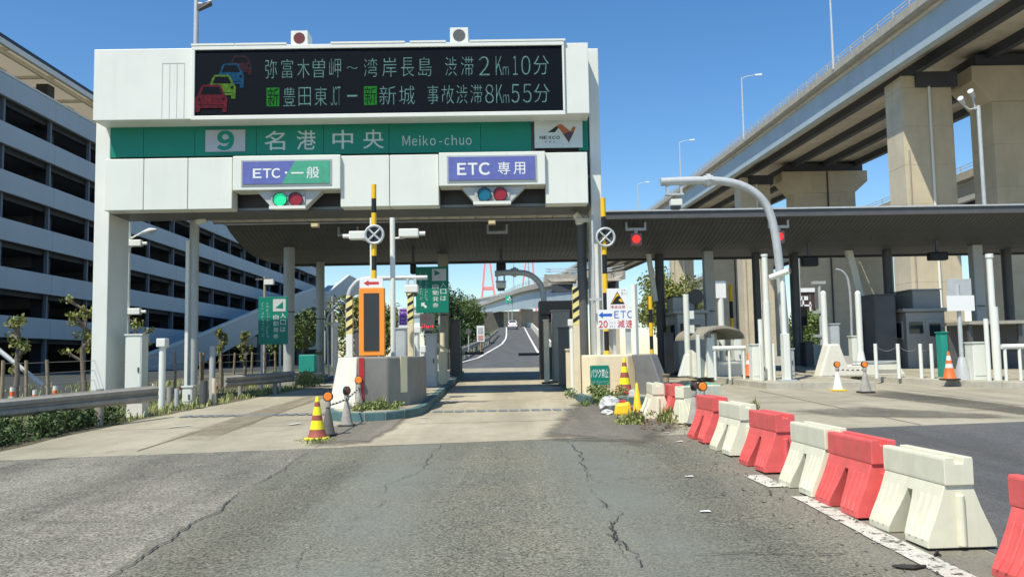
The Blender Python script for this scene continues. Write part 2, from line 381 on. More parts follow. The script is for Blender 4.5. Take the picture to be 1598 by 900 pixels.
# ------------------------------------------------------------------ foliage
def leaf_mass(clumps, count, size, mb=None, seed=1, up=0.3):
    rnd = random.Random(seed); mb = mb or MB(); vs = []; fs = []
    tot = sum(rx * ry * rz for _, rx, ry, rz in clumps) or 1
    for c, rx, ry, rz in clumps:
        for _ in range(max(3, int(count * rx * ry * rz / tot))):
            d = Vector((rnd.gauss(0, 1), rnd.gauss(0, 1), rnd.gauss(0, 1))).normalized() * (rnd.random() ** 0.42)
            p = Vector((c[0] + d.x * rx, c[1] + d.y * ry, c[2] + d.z * rz))
            nrm = (Vector((rnd.gauss(0, 1), rnd.gauss(0, 1), rnd.gauss(0, 1))).normalized() + d * 0.5 + Vector((0, 0, up))).normalized()
            u = nrm.orthogonal().normalized(); u.rotate(Matrix.Rotation(rnd.random() * 6.28, 3, nrm)); q = nrm.cross(u)
            s = size * rnd.uniform(0.6, 1.4); i = len(vs)
            vs += [p + u * s, p + q * s * 0.55, p - u * s, p - q * s * 0.55]; fs.append((i, i+1, i+2, i+3))
    mb.add(vs, fs); return mb
def crown_clumps(c, rx, ry, rz, n, seed, k=0.42):
    rnd = random.Random(seed); out = []
    for i in range(n):
        d = Vector((rnd.gauss(0, 1), rnd.gauss(0, 1), rnd.gauss(0, 1))).normalized() * rnd.uniform(0.35, 0.85)
        s = rnd.uniform(0.6, 1.25) * k
        out.append(((c[0] + d.x*rx, c[1] + d.y*ry, c[2] + d.z*rz), rx*s, ry*s, rz*s))
    return out
def tree(name, label, base, h, rx, rz, n, leaves, lsize, mt, seed, group=None, trunk_r=None, k=0.42):
    t = thing(name, label, 'tree', base, group)
    b = Vector(base); rnd = random.Random(seed); tr = trunk_r or h * 0.025
    cz = h - rz
    mb = MB().tube([b + Vector((0,0,-0.1)), b + Vector((0.02*h, 0, h*0.3)), b + Vector((0, 0.02*h, h*0.6)), b + Vector((0.01*h, 0, h*0.88))], [tr, tr*0.8, tr*0.55, tr*0.15], 8)
    cl = crown_clumps(b + Vector((0, 0, cz)), rx, rx, rz, n, seed, k)
    for c, a, _, _ in cl[::2]:
        s = b + Vector((0, 0, h * rnd.uniform(0.35, 0.6)))
        mb.tube([s, s.lerp(Vector(c), 0.5) + Vector((0, 0, -0.03*h)), Vector(c)], [tr*0.4, tr*0.25, tr*0.08], 5)
    obj('trunk', mb, M_bark, t, smooth=True)
    obj('crown', leaf_mass(cl, leaves, lsize, seed=seed), mt, t, fix=False)
    return t
def tufts(mb, spots, seed=3):
    rnd = random.Random(seed)
    for (x, y, z, r, h, n) in spots:
        for _ in range(n):
            a = rnd.random()*6.28; q = r*math.sqrt(rnd.random()); bx, by = x + q*math.cos(a), y + q*math.sin(a)
            hh = h*rnd.uniform(0.4, 1.1); t = rnd.random()*6.28; l = hh*rnd.uniform(0.1, 0.6); wd = 0.006 + 0.012*rnd.random()
            px, py = math.cos(t+1.57)*wd, math.sin(t+1.57)*wd; dx, dy = math.cos(t)*l, math.sin(t)*l
            mb.add([(bx-px,by-py,z),(bx+px,by+py,z),(bx+dx*.4+px*.8,by+dy*.4+py*.8,z+hh*.6),(bx+dx*.4-px*.8,by+dy*.4-py*.8,z+hh*.6),(bx+dx,by+dy,z+hh)], [(0,1,2,3),(3,2,4)])
    return mb
# ================================================================== THE SETTING
def sheet(name, poly, mt, lift, parent=None, sub=None):
    mb = MB().flat([(x, y, G(y) + lift) for x, y in poly])
    o = obj(name, mb, mt, parent)
    if o.data.polygons[0].normal.z < 0: o.data.flip_normals()
    o['kind'] = 'structure'
    return o
mb = MB(); ys = [-400, -40, 40, 3500]
for i in range(3):
    mb.flat([(-3000, ys[i], G(ys[i])), (3000, ys[i], G(ys[i])), (3000, ys[i+1], G(ys[i+1])), (-3000, ys[i+1], G(ys[i+1]))])
struct('ground', mb, M_ground)
rj = random.Random(5)
def YB(x): return 12.57 + 0.157 * x
def jag(x0, x1, n, amp, f=YB): return [(x0 + (x1-x0)*i/n, f(x0 + (x1-x0)*i/n) + rj.uniform(-amp, amp)) for i in range(n+1)]
seam = [(-2.7 + rj.uniform(-.03, .03) + .04*math.sin(i*.5), -22 + (YB(-2.7)+22)*(i/190)) for i in range(191)]
road = sheet('asphalt_road', [(3.3, -22)] + jag(3.3, -2.5, 40, 0.05) + seam[::-1], M_asph, 0.004)
sheet('left_lane_asphalt', [(-13, -22)] + seam + jag(-2.9, -13, 30, 0.04), M_asph_old, 0.004)
sheet('right_yard_asphalt', [(3.32, -22), (45, -22)] + jag(45, 3.32, 40, 0.015), M_asph_dark, 0.004)
apron = sheet('concrete_apron', jag(-7.5, 45, 60, 0.0, lambda x: YB(x) + 0.005) + [(45, 39.9), (-7.5, 39.9)], M_conc_pave, 0.003)
def gl_(*p): return [gpt(*q) for q in p]
def wob(pts, n, amp):
    out = []
    for i in range(len(pts)):
        a = Vector(pts[i]); b = Vector(pts[(i+1) % len(pts)])
        for k in range(n): p = a.lerp(b, k/n); out.append((p.x + rj.uniform(-amp, amp), p.y + rj.uniform(-amp, amp)))
    return out
def dust_shade(poly, lift):
    # loose dirt thinning out towards its rim; also draws painted shadow streaks
    mt = MATS.get('dust_shade')
    if mt is None:
        mt = ground_mat('dust_shade', (0.15, 0.14, 0.115), (0.19, 0.175, 0.14), 0.5, 0.25, 45); MATS['dust_shade'] = mt
        n = mt.node_tree.nodes; L = mt.node_tree.links; at_ = n.new('ShaderNodeAttribute'); at_.attribute_name = 'cover'
        tc = n.new('ShaderNodeTexCoord'); no = n.new('ShaderNodeTexNoise'); no.inputs['Scale'].default_value = 3; no.inputs['Detail'].default_value = 9; no.inputs['Roughness'].default_value = .75; L.new(tc.outputs['Object'], no.inputs['Vector'])
        ad = n.new('ShaderNodeMath'); ad.operation = 'ADD'; L.new(at_.outputs['Fac'], ad.inputs[0]); L.new(no.outputs[0], ad.inputs[1])
        mr = n.new('ShaderNodeMapRange'); L.new(ad.outputs[0], mr.inputs[0]); mr.inputs[1].default_value = .62; mr.inputs[2].default_value = 1.05; L.new(mr.outputs[0], n['Principled BSDF'].inputs['Alpha'])
    poly = wob(poly, 5, .04); c = Vector((sum(p[0] for p in poly)/len(poly), sum(p[1] for p in poly)/len(poly))); n_ = len(poly); mb = MB()
    inner = [tuple(c.lerp(Vector(p), .55)) for p in poly]
    vs = [(x, y, G(y)+lift) for x, y in inner] + [(x, y, G(y)+lift) for x, y in poly]
    mb.add(vs, [tuple(range(n_))] + [(i, n_+i, n_+(i+1) % n_, (i+1) % n_) for i in range(n_)])
    o = struct('dust_shade_patch', mb, mt); ca = o.data.attributes.new('cover', 'FLOAT', 'POINT')
    for i in range(2*n_): ca.data[i].value = .75 if i < n_ else 0.0
    return o
dust_shade([(p.x, p.y) for p in gl_((462, 702), (500, 668), (580, 650), (660, 642), (625, 668), (575, 698))], .0215)
dust_shade([(p.x, p.y) for p in gl_((820, 690), (895, 625), (1000, 632), (1080, 668), (1010, 702))], .0225)
sheet('toll_lane_paving', [(-2.3, YB(-2.3) + .02), (2.1, YB(2.1) + .02), (1.7, 15.8), (1.63, 19), (1.62, 33.9), (-1.58, 33.9), (-1.62, 18), (-2.0, 15.5)], M_lane, 0.0075)
# steel gratings across the lanes and worn paint bars
for (x0, x1, y0, y1) in ((-1.5, 1.6, 17.35, 17.75), (-6.6, -3.6, 17.3, 17.75)):
    mb = MB(); n = 14
    for i in range(n):
        a = x0 + (x1-x0)*i/n; mb.flat([(a + .02, y0, G(y0) + .016), (a + (x1-x0)/n - .02, y0, G(y0) + .016), (a + (x1-x0)/n - .02, y1, G(y1) + .016), (a + .02, y1, G(y1) + .016)])
    struct('drain_grating', mb, mat('grating_steel', (0.2, 0.215, 0.22), 0.6, 0.2, 6))
def line(x0, y0, x1, y1, w_, lift=0.0145, broken=0.0, name='white_line'):
    d = Vector((x1-x0, y1-y0)); n = max(4, int(d.length/0.25)); q = Vector((-d.y, d.x)).normalized() * w_/2
    pts = [(x0 + d.x*i/n + q.x*rj.uniform(1-broken, 1), y0 + d.y*i/n + q.y*rj.uniform(1-broken, 1)) for i in range(n+1)]
    pts += [(x0 + d.x*i/n - q.x*rj.uniform(1-broken, 1), y0 + d.y*i/n - q.y*rj.uniform(1-broken, 1)) for i in range(n, -1, -1)]
    return sheet(name, pts, M_line, lift)
line(2.86, 3.0, 2.75, 6.5, 0.2, broken=0.06); line(2.75, 6.5, 2.72, 8.0, 0.19, broken=0.15); line(2.66, 8.5, 2.62, 9.2, 0.22, broken=0.2)
for a, b in (((655, 653), (674, 652)), ((868, 642), (890, 642)), ((450, 664), (470, 661)), ((262, 668), (300, 664))):
    p, q = gpt(*a), gpt(*b); line(p.x, p.y, q.x, q.y, 0.14, 0.0185, 0.5)
# green lane marking in the right-hand lane
g = [gpt(*p) for p in ((1050, 600), (1105, 597), (1128, 601), (1060, 605))]
sheet('green_lane_mark', [(p.x, p.y) for p in g], mat('green_lane_paint', (0.12, 0.4, 0.28), 0.8, 0.2, 2), 0.0155)
line(3.6, 23.6, 6.3, 23.5, .1, 0.0125); line(3.6, 24.8, 6.3, 24.6, .1, 0.0125)
# cracks: irregular thin gaps filled with dirt
M_crack = mat('crack_dirt', (0.045, 0.044, 0.038), 0.95, 0.2, 10)
def crack(pts, w_=0.02, amp=0.05, seed=1, skip=0.2):
    r = random.Random(seed); mb = MB(); P = [Vector((p.x, p.y)) for p in pts]; out = []; off = 0.0; wd = 1.0
    for a, b in zip(P, P[1:]):
        n = max(2, int((b-a).length / 0.05)); q = Vector((-(b-a).y, (b-a).x)).normalized()
        for i in range(n):
            off = off*.93 + r.uniform(-1, 1)*amp*.45; wd = min(1.5, max(.0, wd + r.uniform(-.35, .35)))
            out.append((a.lerp(b, i/n) + q*off, q*w_*.15*wd))
    z = .0165
    for (a, qa), (b, qb) in zip(out, out[1:]):
        if qa.length + qb.length < .0012: continue
        mb.flat([(a.x-qa.x, a.y-qa.y, G(a.y)+z), (b.x-qb.x, b.y-qb.y, G(b.y)+z), (b.x+qb.x, b.y+qb.y, G(b.y)+z), (a.x+qa.x, a.y+qa.y, G(a.y)+z)])
    # a few short side branches
    for _ in range(int(len(out)*.05)):
        a, qa = r.choice(out); t = r.random()*6.28; L0 = r.uniform(.05, .2); pr = a
        for k in range(3):
            b = pr + Vector((math.cos(t), math.sin(t)))*L0/3; q = Vector((-math.sin(t), math.cos(t)))*w_*.1
            mb.flat([(pr.x-q.x, pr.y-q.y, G(pr.y)+z+.001), (b.x-q.x, b.y-q.y, G(b.y)+z+.001), (b.x+q.x, b.y+q.y, G(b.y)+z+.001), (pr.x+q.x, pr.y+q.y, G(pr.y)+z+.001)]); t += r.uniform(-.7, .7); pr = b
    return obj('crack', mb, M_crack, road)
def gl(*p): return [gpt(*q) for q in p]
crack(gl((505, 692), (470, 712), (425, 742), (382, 770), (340, 802), (300, 818), (255, 848), (190, 890), (150, 920)), 0.035, 0.035, 1, 0.05)
crack(gl((688, 695), (660, 720), (640, 745), (605, 760), (602, 775), (607, 785), (580, 800), (540, 825), (505, 852), (460, 890)), 0.022, 0.05, 2, 0.35)
crack(gl((882, 685), (893, 710), (912, 740), (930, 765), (935, 790), (955, 805), (950, 830), (975, 855), (1000, 880)), 0.03, 0.07, 3, 0.15)
crack(gl((925, 765), (938, 785), (940, 800)), 0.02, 0.05, 4); crack(gl((945, 835), (965, 850), (990, 868), (1005, 890)), 0.03, 0.06, 5)
crack(gl((955, 815), (970, 845), (985, 860)), 0.02, 0.06, 14)
crack(gl((1085, 868), (1160, 864), (1260, 868), (1330, 866)), 0.025, 0.015, 6, 0.25); crack(gl((990, 890), (1060, 880), (1130, 868)), 0.02, 0.05, 7)
crack(gl((965, 748), (1050, 744), (1095, 743)), 0.02, 0.012, 8); crack(gl((940, 696), (995, 696)), 0.016, 0.01, 9)
crack(gl((415, 746), (475, 744)), 0.014, 0.008, 10); crack(gl((400, 763), (520, 759)), 0.012, 0.008, 11)
crack(gl((35, 813), (90, 816), (305, 812)), 0.022, 0.012, 12); crack(gl((40, 801), (110, 788), (160, 784), (285, 776)), 0.018, 0.02, 13, .3)
crack(gl((60, 780), (90, 784), (105, 790)), 0.025, 0.03, 15); crack(gl((0, 731), (100, 714), (240, 698), (350, 692)), 0.04, 0.015, 16, 0.0)
crack(gl((330, 650), (480, 644)), 0.02, 0.01, 17, 0)
# verge on the left
sheet('verge_soil', wob([(-40, -15), (-7.6, -15), (-7.3, 12), (-7.2, 17), (-6.85, 20.3), (-6.25, 26), (-6.2, 39.5), (-40, 39.5)], 8, 0.04), M_soil, 0.006)
mb = MB().flat([(-29.4, 16, G(16)+.012), (-13.5, 16, G(16)+.012), (-13.5, 40, 1.052), (-29.4, 40, 1.052)]).flat([(-29.4, 40, 1.052), (-13.5, 40, 1.052), (-11.5, 140, 1.052), (-29.4, 140, 1.052)])
struct('shade_ground', mb, mat('ground_shade_tone', (0.05, 0.055, 0.05), .9, .2, .5))  # dark sheet added to stand for shaded ground in front of the building
mb = MB().flat([(-13.4, 40, 1.05), (-6.3, 40, 1.05), (-6.3, 140, 1.05), (-11.4, 140, 1.05)])
struct('grass_strip', mb, mat('grass_ground', (0.07, 0.085, 0.03), .9, .35, .6))
jm = mat('joint_filler', (0.13, 0.12, 0.1), .95, .2, 6)
def joint(x0, y0, x1, y1, w_=.012):
    d = Vector((x1-x0, y1-y0)); q = Vector((-d.y, d.x)).normalized()*w_
    obj('joint', MB().flat([(x0-q.x, y0-q.y, G(y0)+.0105), (x1-q.x, y1-q.y, G(y1)+.0105), (x1+q.x, y1+q.y, G(y1)+.0105), (x0+q.x, y0+q.y, G(y0)+.0105)]), jm, apron)
for y in (15.4, 17.9, 20.4): joint(3.7, y + .3, 30, y + 1.2)
for x in (6.6, 10.1, 13.6, 17.1): joint(x, YB(x) + .05, x - .1, 22)
joint(-5.2, 12.2, -5.2, 30); joint(-7.2, 15.1, -3.6, 15.4); joint(-6.9, 20.2, -3.6, 20.4); joint(-1.6, 15.2, 1.7, 15.5); joint(-1.6, 20.3, 1.6, 20.4); joint(-1.58, 25.3, 1.6, 25.4)
dm = MATS['dust_shade'].copy(); dm.name = 'shadow_streak'  # darker copy, paints a shadow streak across the right yard
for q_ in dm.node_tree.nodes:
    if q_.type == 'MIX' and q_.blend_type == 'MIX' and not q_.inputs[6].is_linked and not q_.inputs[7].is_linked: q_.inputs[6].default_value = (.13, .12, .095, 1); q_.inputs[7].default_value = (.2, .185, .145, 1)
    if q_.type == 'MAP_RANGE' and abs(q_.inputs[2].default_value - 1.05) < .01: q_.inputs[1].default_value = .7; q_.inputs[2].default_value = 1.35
keep_ = MATS['dust_shade']; MATS['dust_shade'] = dm
dust_shade([(p.x, p.y) for p in gl_((1300, 612), (1360, 606), (1480, 618), (1598, 632), (1700, 650), (1700, 664), (1560, 644), (1420, 628))], .0125)
dust_shade([(p.x, p.y) for p in gl_((1180, 640), (1330, 632), (1598, 648), (1640, 655), (1500, 655), (1300, 652))], .0135)
dl = dm.copy(); dl.name = 'faint_tyre_stain'; MATS['dust_shade'] = dl
for q_ in dl.node_tree.nodes:
    if q_.type == 'MIX' and q_.blend_type == 'MIX' and not q_.inputs[6].is_linked and not q_.inputs[7].is_linked: q_.inputs[6].default_value = (.27, .235, .165, 1); q_.inputs[7].default_value = (.31, .275, .195, 1)
dust_shade([(-5.4, 12.4), (-4.5, 12.6), (-4.6, 18), (-4.6, 25), (-5.3, 25), (-5.5, 18)], .0155)
MATS['dust_shade'] = keep_
# ------------------------------------------------------------------ traffic islands
def island(poly, label_mat, h=0.17, name='traffic_island'):
    mb = MB().prism_z(poly, lambda x, y: G(y) - 0.05, lambda x, y: G(y) + h - 0.004)
    o = struct(name, mb, M_conc_pave, bevel=0.02)
    # separate kerb stones along the outline
    n = len(poly)
    for i in range(n):
        a = Vector(poly[i]); b = Vector(poly[(i+1) % n]); L_ = (b-a).length
        if a.y > 33 and b.y > 33: continue
        k = max(1, round(L_/1.0)); d = (b-a).normalized(); q = Vector((d.y, -d.x))
        for j in range(k):
            s = a.lerp(b, j/k) + d*0.008; e = a.lerp(b, (j+1)/k) - d*0.008
            cs = [s + q*0.01, e + q*0.01, e - q*0.14, s - q*0.14]
            m2 = MB().hexa([(c.x, c.y, G(c.y) - .06) for c in cs], [(c.x, c.y, G(c.y) + h) for c in cs])
            obj('kerb_stone', m2, label_mat, o, bevel=0.012)
    return o
def nose(x0, x1, y0, y1, depth=1.2, n=8):
    xc = (x0+x1)/2; r = (x1-x0)/2
    return [(xc + r*math.cos(t), y0 + depth - depth*math.sin(t)) for t in [math.pi - math.pi*i/n for i in range(n+1)]] + [(x1, y1), (x0, y1)]
island(nose(-3.55, -1.62, 15.7, 33.5, 1.6), M_teal)
island(nose(1.66, 3.55, 18.3, 33.5, 1.3), M_teal)
island([(6.35, 26.2), (6.9, 22.6), (9.6, 22.2), (9.4, 33.5), (6.35, 33.5)], M_kerb)
island([(10.2, 26.4), (11.2, 23.2), (13.0, 20.4), (30, 20.6), (30, 33.5), (10.2, 33.5)], M_kerb)
def zi(y): return G(y) + 0.17
# ------------------------------------------------------------------ ramp beyond the toll gate
RZ = [(33.9, G(33.9)+.006), (45, 1.12), (60, 1.5), (90, 2.9), (120, 4.6), (158, 6.9), (180, 7.8), (215, 8.2), (330, 8.4)]
RL = [-2.3, -3.2, -3.1, -1.9, -1.2, -0.9, -0.9, -1.2, -2]
RR = [2.1, 2.8, 3.4, 4.0, 4.5, 4.9, 5.1, 5.2, 5]
mb = MB(); mbe = MB()
for i in range(len(RZ)-1):
    (y0, z0), (y1, z1) = RZ[i], RZ[i+1]
    mb.flat([(RL[i], y0, z0), (RR[i], y0, z0), (RR[i+1], y1, z1), (RL[i+1], y1, z1)])
    mbe.flat([(RL[i], y0, z0-.01), (RL[i+1], y1, z1-.01), (RL[i+1] - 2*(z1-1)-.3, y1, 1.0), (RL[i] - 2*max(0, z0-1)-.3, y0, min(1.0, z0-.02))])
    mbe.flat([(RR[i], y0, z0-.01), (RR[i+1], y1, z1-.01), (RR[i+1]+.4, y1, .9), (RR[i]+.4, y0, min(.9, z0-.03))])
struct('ramp_road', mb, M_ramp); struct('ramp_embankment', mbe, mat('grassy_bank', (0.075, 0.1, 0.035), 0.9, 0.35, 0.6))
def ribbon(pts, w_, lift, name):
    mb = MB()
    for a, b in zip(pts, pts[1:]):
        mb.flat([(a[0]-w_/2, a[1], a[2]+lift), (a[0]+w_/2, a[1], a[2]+lift), (b[0]+w_/2, b[1], b[2]+lift), (b[0]-w_/2, b[1], b[2]+lift)])
    return struct(name, mb, mat('fresh_white_line', (0.75, 0.75, 0.72), 0.7, 0.06, 2))
ribbon([(-2.75, 47, 1.18+.01), (-1.9, 60, 1.5), (-.9, 78, 2.34), (-.3, 90, 2.9), (.1, 104, 3.7), (.27, 120, 4.6), (.36, 158, 6.9), (.4, 180, 7.8)], 0.2, 0.03, 'ramp_edge_line')
ribbon([(2.2, 47, 1.18+.01), (2.5, 60, 1.5), (2.97, 90, 2.9), (3.3, 120, 4.6), (3.7, 158, 6.9), (3.8, 180, 7.8)], 0.2, 0.03, 'ramp_edge_line')
# retaining wall right of the ramp, a second carriageway beyond
mb = MB()
for i in range(1, len(RZ)-1):
    (y0, z0), (y1, z1) = RZ[i], RZ[i+1]
    mb.hexa([(RR[i], y0, z0-.6), (RR[i]+.3, y0, z0-.6), (RR[i+1]+.3, y1, z1-.6), (RR[i+1], y1, z1-.6)], [(RR[i]+.06, y0, z0+.85), (RR[i]+.24, y0, z0+.85), (RR[i+1]+.24, y1, z1+.85), (RR[i+1]+.06, y1, z1+.85)])
tag(obj('parapet_wall', mb, M_conc_w), 'low concrete parapet wall along the right edge of the ramp', 'wall')
def wbeam(p0, p1, h, label, group, npost, mt=M_galv, post_r=0.06, post_h=None, beam=0.3):
    """guard rail: corrugated beam, posts"""
    p0 = Vector(p0); p1 = Vector(p1); t = thing('guard_rail', label, 'guard rail', p0, group)
    d = (p1-p0); dn = Vector((d.x, d.y, 0)).normalized(); q = Vector((dn.y, -dn.x, 0))
    prof = [(0, 0), (.02, .02), (.075, .05), (.075, .11), (.02, .14), (.02, .16), (.075, .19), (.075, .25), (.02, .28), (0, .3)]
    prof = prof + [(-.02, .3), (-.02, 0)]
    s = beam/.3; n = len(prof)
    vs = [p0 + q*a + Vector((0, 0, h - beam + b*s)) for a, b in prof] + [p1 + q*a + Vector((0, 0, h - beam + b*s)) for a, b in prof]
    mb = MB().add(vs, [tuple(range(n)), tuple(range(2*n-1, n-1, -1))] + [(i, n+i, n+(i+1) % n, (i+1) % n) for i in range(n)])
    obj('beam', mb, mt, t)
    for i in range(npost):
        p = p0.lerp(p1, (i+.5)/npost) - q*0.1
        obj('post', MB().cyl(p + Vector((0, 0, -.2)), p + Vector((0, 0, h + .02)), post_r), mt, t, smooth=True)
    return t
M_rail_old = mat('weathered_rail', (0.3, 0.285, 0.25), 0.6, 0.2, 3, streak=0.4, dirt=(0.2, 0.13, 0.07))
for i in range(1, 4):
    a = (RL[i]+.25, RZ[i][0], RZ[i][1]); b = (RL[i+1]+.25, RZ[i+1][0], RZ[i+1][1])
    wbeam(a, b, 0.85, ['weathered guard rail at the foot of the ramp on its left', 'weathered guard rail halfway up the left side of the ramp', 'weathered guard rail near the top of the ramp on its left'][i-1], 'guard rails along the ramp', 6 + 2*i, M_rail_old, beam=.42)
# ================================================================== PARKING BUILDING
BX = -29.0
pb = thing('parking_building', 'long multi-storey parking building with pale blue-grey parapet bands and dark openings', 'building', (BX - 10, 90, 1.04))
Y0, Y1 = 34.0, 138.0; bay = 5.2; nb = 20
first = None
for k in range(6):
    z0 = 3.2 + 2.82*k
    for i in range(nb // 2):
        ya = Y0 + i*2*bay
        if first is None:
            first = obj('parapet_panel', MB().box(BX - .25, BX, ya + .012, ya + 2*bay - .012, z0, z0 + 1.28), M_bld, pb, bevel=0.02)
        else:
            share('parapet_panel', first, pb, (0, i*2*bay, 2.82*k))
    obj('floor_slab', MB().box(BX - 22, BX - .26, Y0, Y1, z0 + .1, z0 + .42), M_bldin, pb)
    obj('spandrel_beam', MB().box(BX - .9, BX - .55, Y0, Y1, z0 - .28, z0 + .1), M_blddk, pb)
c0 = None
for i in range(nb + 1):
    y = Y0 + i*bay
    if c0 is None: c0 = obj('mullion', MB().box(BX - .5, BX - .28, y - .09, y + .09, 1.0, 18.6), mat('mullion_grey', (0.17, 0.19, 0.22), 0.5, .05), pb)
    else: share('mullion', c0, pb, (0, i*bay, 0))
c1 = None
for i in range(nb // 2 + 1):
    y = Y0 + i*2*bay + 1.4
    if c1 is None: c1 = obj('column', MB().box(BX - 1.9, BX - 1.1, y - .4, y + .4, 1.0, 20.2), M_blddk, pb)
    else: share('column', c1, pb, (0, i*2*bay, 0))
b0 = None
for k in range(6):
    for i in range(nb // 2):
        y = Y0 + i*2*bay + 3.4; z = 3.2 + 2.82*k
        if b0 is None: b0 = obj('ceiling_beam', MB().box(BX - 9, BX - 2.2, y, y + .5, z - .62, z + .09), mat('beam_grey', (0.34, 0.35, 0.35), .7, .1), pb)
        else: share('ceiling_beam', b0, pb, (0, i*2*bay, 2.82*k))
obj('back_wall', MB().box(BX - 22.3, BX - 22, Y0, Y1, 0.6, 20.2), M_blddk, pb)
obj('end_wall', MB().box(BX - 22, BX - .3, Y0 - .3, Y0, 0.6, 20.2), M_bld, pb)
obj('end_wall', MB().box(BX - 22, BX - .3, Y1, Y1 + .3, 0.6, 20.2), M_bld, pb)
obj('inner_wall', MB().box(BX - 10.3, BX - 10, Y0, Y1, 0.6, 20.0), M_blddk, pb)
M_trans = bpy.data.materials.new('translucent_roof_sheet'); M_trans.use_nodes = True
n_ = M_trans.node_tree.nodes; tr_ = n_.new('ShaderNodeBsdfTranslucent'); tr_.inputs[0].default_value = (0.34, 0.29, 0.2, 1); df_ = n_.new('ShaderNodeBsdfDiffuse'); df_.inputs[0].default_value = (0.6, 0.54, 0.42, 1)
mx_ = n_.new('ShaderNodeMixShader'); mx_.inputs[0].default_value = .55; M_trans.node_tree.links.new(df_.outputs[0], mx_.inputs[1]); M_trans.node_tree.links.new(tr_.outputs[0], mx_.inputs[2]); M_trans.node_tree.links.new(mx_.outputs[0], n_['Material Output'].inputs[0])
rf = obj('roof', MB().box(BX + .2, BX + .35, Y0 - 1, Y1 + 1, 20.35, 20.62).box(BX - 23, BX - 22.8, Y0 - 1, Y1 + 1, 20.35, 20.62), M_blddk, pb)
obj('roof_sheet', MB().flat([(BX - 22.8, Y0 - 1, 20.42), (BX + .2, Y0 - 1, 20.42), (BX + .2, Y1 + 1, 20.42), (BX - 22.8, Y1 + 1, 20.42)]), M_trans, rf)
for i in range(21): obj('rafter', MB().box(BX - 22.8, BX + .2, Y0 + i*bay - .07, Y0 + i*bay + .07, 20.2, 20.4), M_eave, rf)
obj('eave_trim', MB().box(BX + .2, BX + .42, Y0 - 1, Y1 + 1, 20.0, 20.34), M_eave, rf)
obj('eave_trim', MB().box(BX - .5, BX - .35, Y0 - 1, Y1 + 1, 19.95, 20.21), M_eave, rf)
obj('ledge', MB().box(BX - .35, BX + .03, Y0, Y1, 18.6, 18.72), M_eave, pb)
l0 = None
for i in range(24):
    for j in range(2):
        if l0 is None: l0 = obj('ceiling_light', MB().box(BX - 2.6, BX - 2.3, Y0 + 1, Y0 + 1.9, 20.12, 20.2), M_white, rf)
        else: share('ceiling_light', l0, rf, (-3.2*j, i*4.3, 0))
# car ramp in front of the facade
cr = thing('car_ramp', 'sloping pale car ramp climbing along the front of the parking building', 'ramp', (-25.5, 72, 1.04))
prof = [(60, 1.9), (71, 3.6), (87.5, 6.6), (114, 11.1), (123, 11.1), (140, 15.3), (150, 15.3)]
for a, b in zip(prof, prof[1:]):
    mb = MB().hexa([(-25.7, a[0], a[1]-1.5), (-25.4, a[0], a[1]-1.5), (-25.4, b[0], b[1]-1.5), (-25.7, b[0], b[1]-1.5)], [(-25.7, a[0], a[1]), (-25.4, a[0], a[1]), (-25.4, b[0], b[1]), (-25.7, b[0], b[1])])
    obj('parapet', mb, M_bld, cr)
    mb = MB().hexa([(-28.9, a[0], a[1]-2.4), (-25.5, a[0], a[1]-2.4), (-25.5, b[0], b[1]-2.4), (-28.9, b[0], b[1]-2.4)], [(-28.9, a[0], a[1]-1.51), (-25.5, a[0], a[1]-1.51), (-25.5, b[0], b[1]-1.51), (-28.9, b[0], b[1]-1.51)])
    obj('slab', mb, M_bld, cr)
    mb = MB().hexa([(-25.75, a[0], a[1]+.01), (-25.35, a[0], a[1]+.01), (-25.35, b[0], b[1]+.01), (-25.75, b[0], b[1]+.01)], [(-25.75, a[0], a[1]+.16), (-25.35, a[0], a[1]+.16), (-25.35, b[0], b[1]+.16), (-25.75, b[0], b[1]+.16)])
    obj('coping', mb, M_white, cr)
for y, z in ((96, 5.6), (114, 8.6), (132, 10.8)):
    obj('pillar', MB().box(-27.6, -26.8, y - .4, y + .4, .9, z), M_bldin, cr)
# ================================================================== VIADUCT
def cr_spline(P, t):
    n = len(P) - 1; i = min(int(t*n), n-1); u = t*n - i
    p0, p1, p2, p3 = [Vector(P[max(0, min(n, i+k))]) for k in (-1, 0, 1, 2)]
    return 0.5*((2*p1) + (p2-p0)*u + (2*p0-5*p1+4*p2-p3)*u*u + (3*p1-p0-3*p2+p3)*u**3)
def sweep(path, prof, side=1):
    """prof: (offset right of the path, z relative)"""
    n = len(prof); mb = MB(); vs = []; fs = []
    for i, p in enumerate(path):
        d = path[min(i+1, len(path)-1)] - path[max(i-1, 0)]; d.z = 0; d.normalize(); q = Vector((d.y, -d.x, 0))
        for o_, z in prof: vs.append(p + q*o_ + Vector((0, 0, z)))
    for i in range(len(path)-1):
        for k in range(n): fs.append((i*n+k, i*n+(k+1) % n, (i+1)*n+(k+1) % n, (i+1)*n+k))
    fs.append(tuple(range(n))); fs.append(tuple((len(path)-1)*n + k for k in range(n-1, -1, -1)))
    return mb.add(vs, fs)
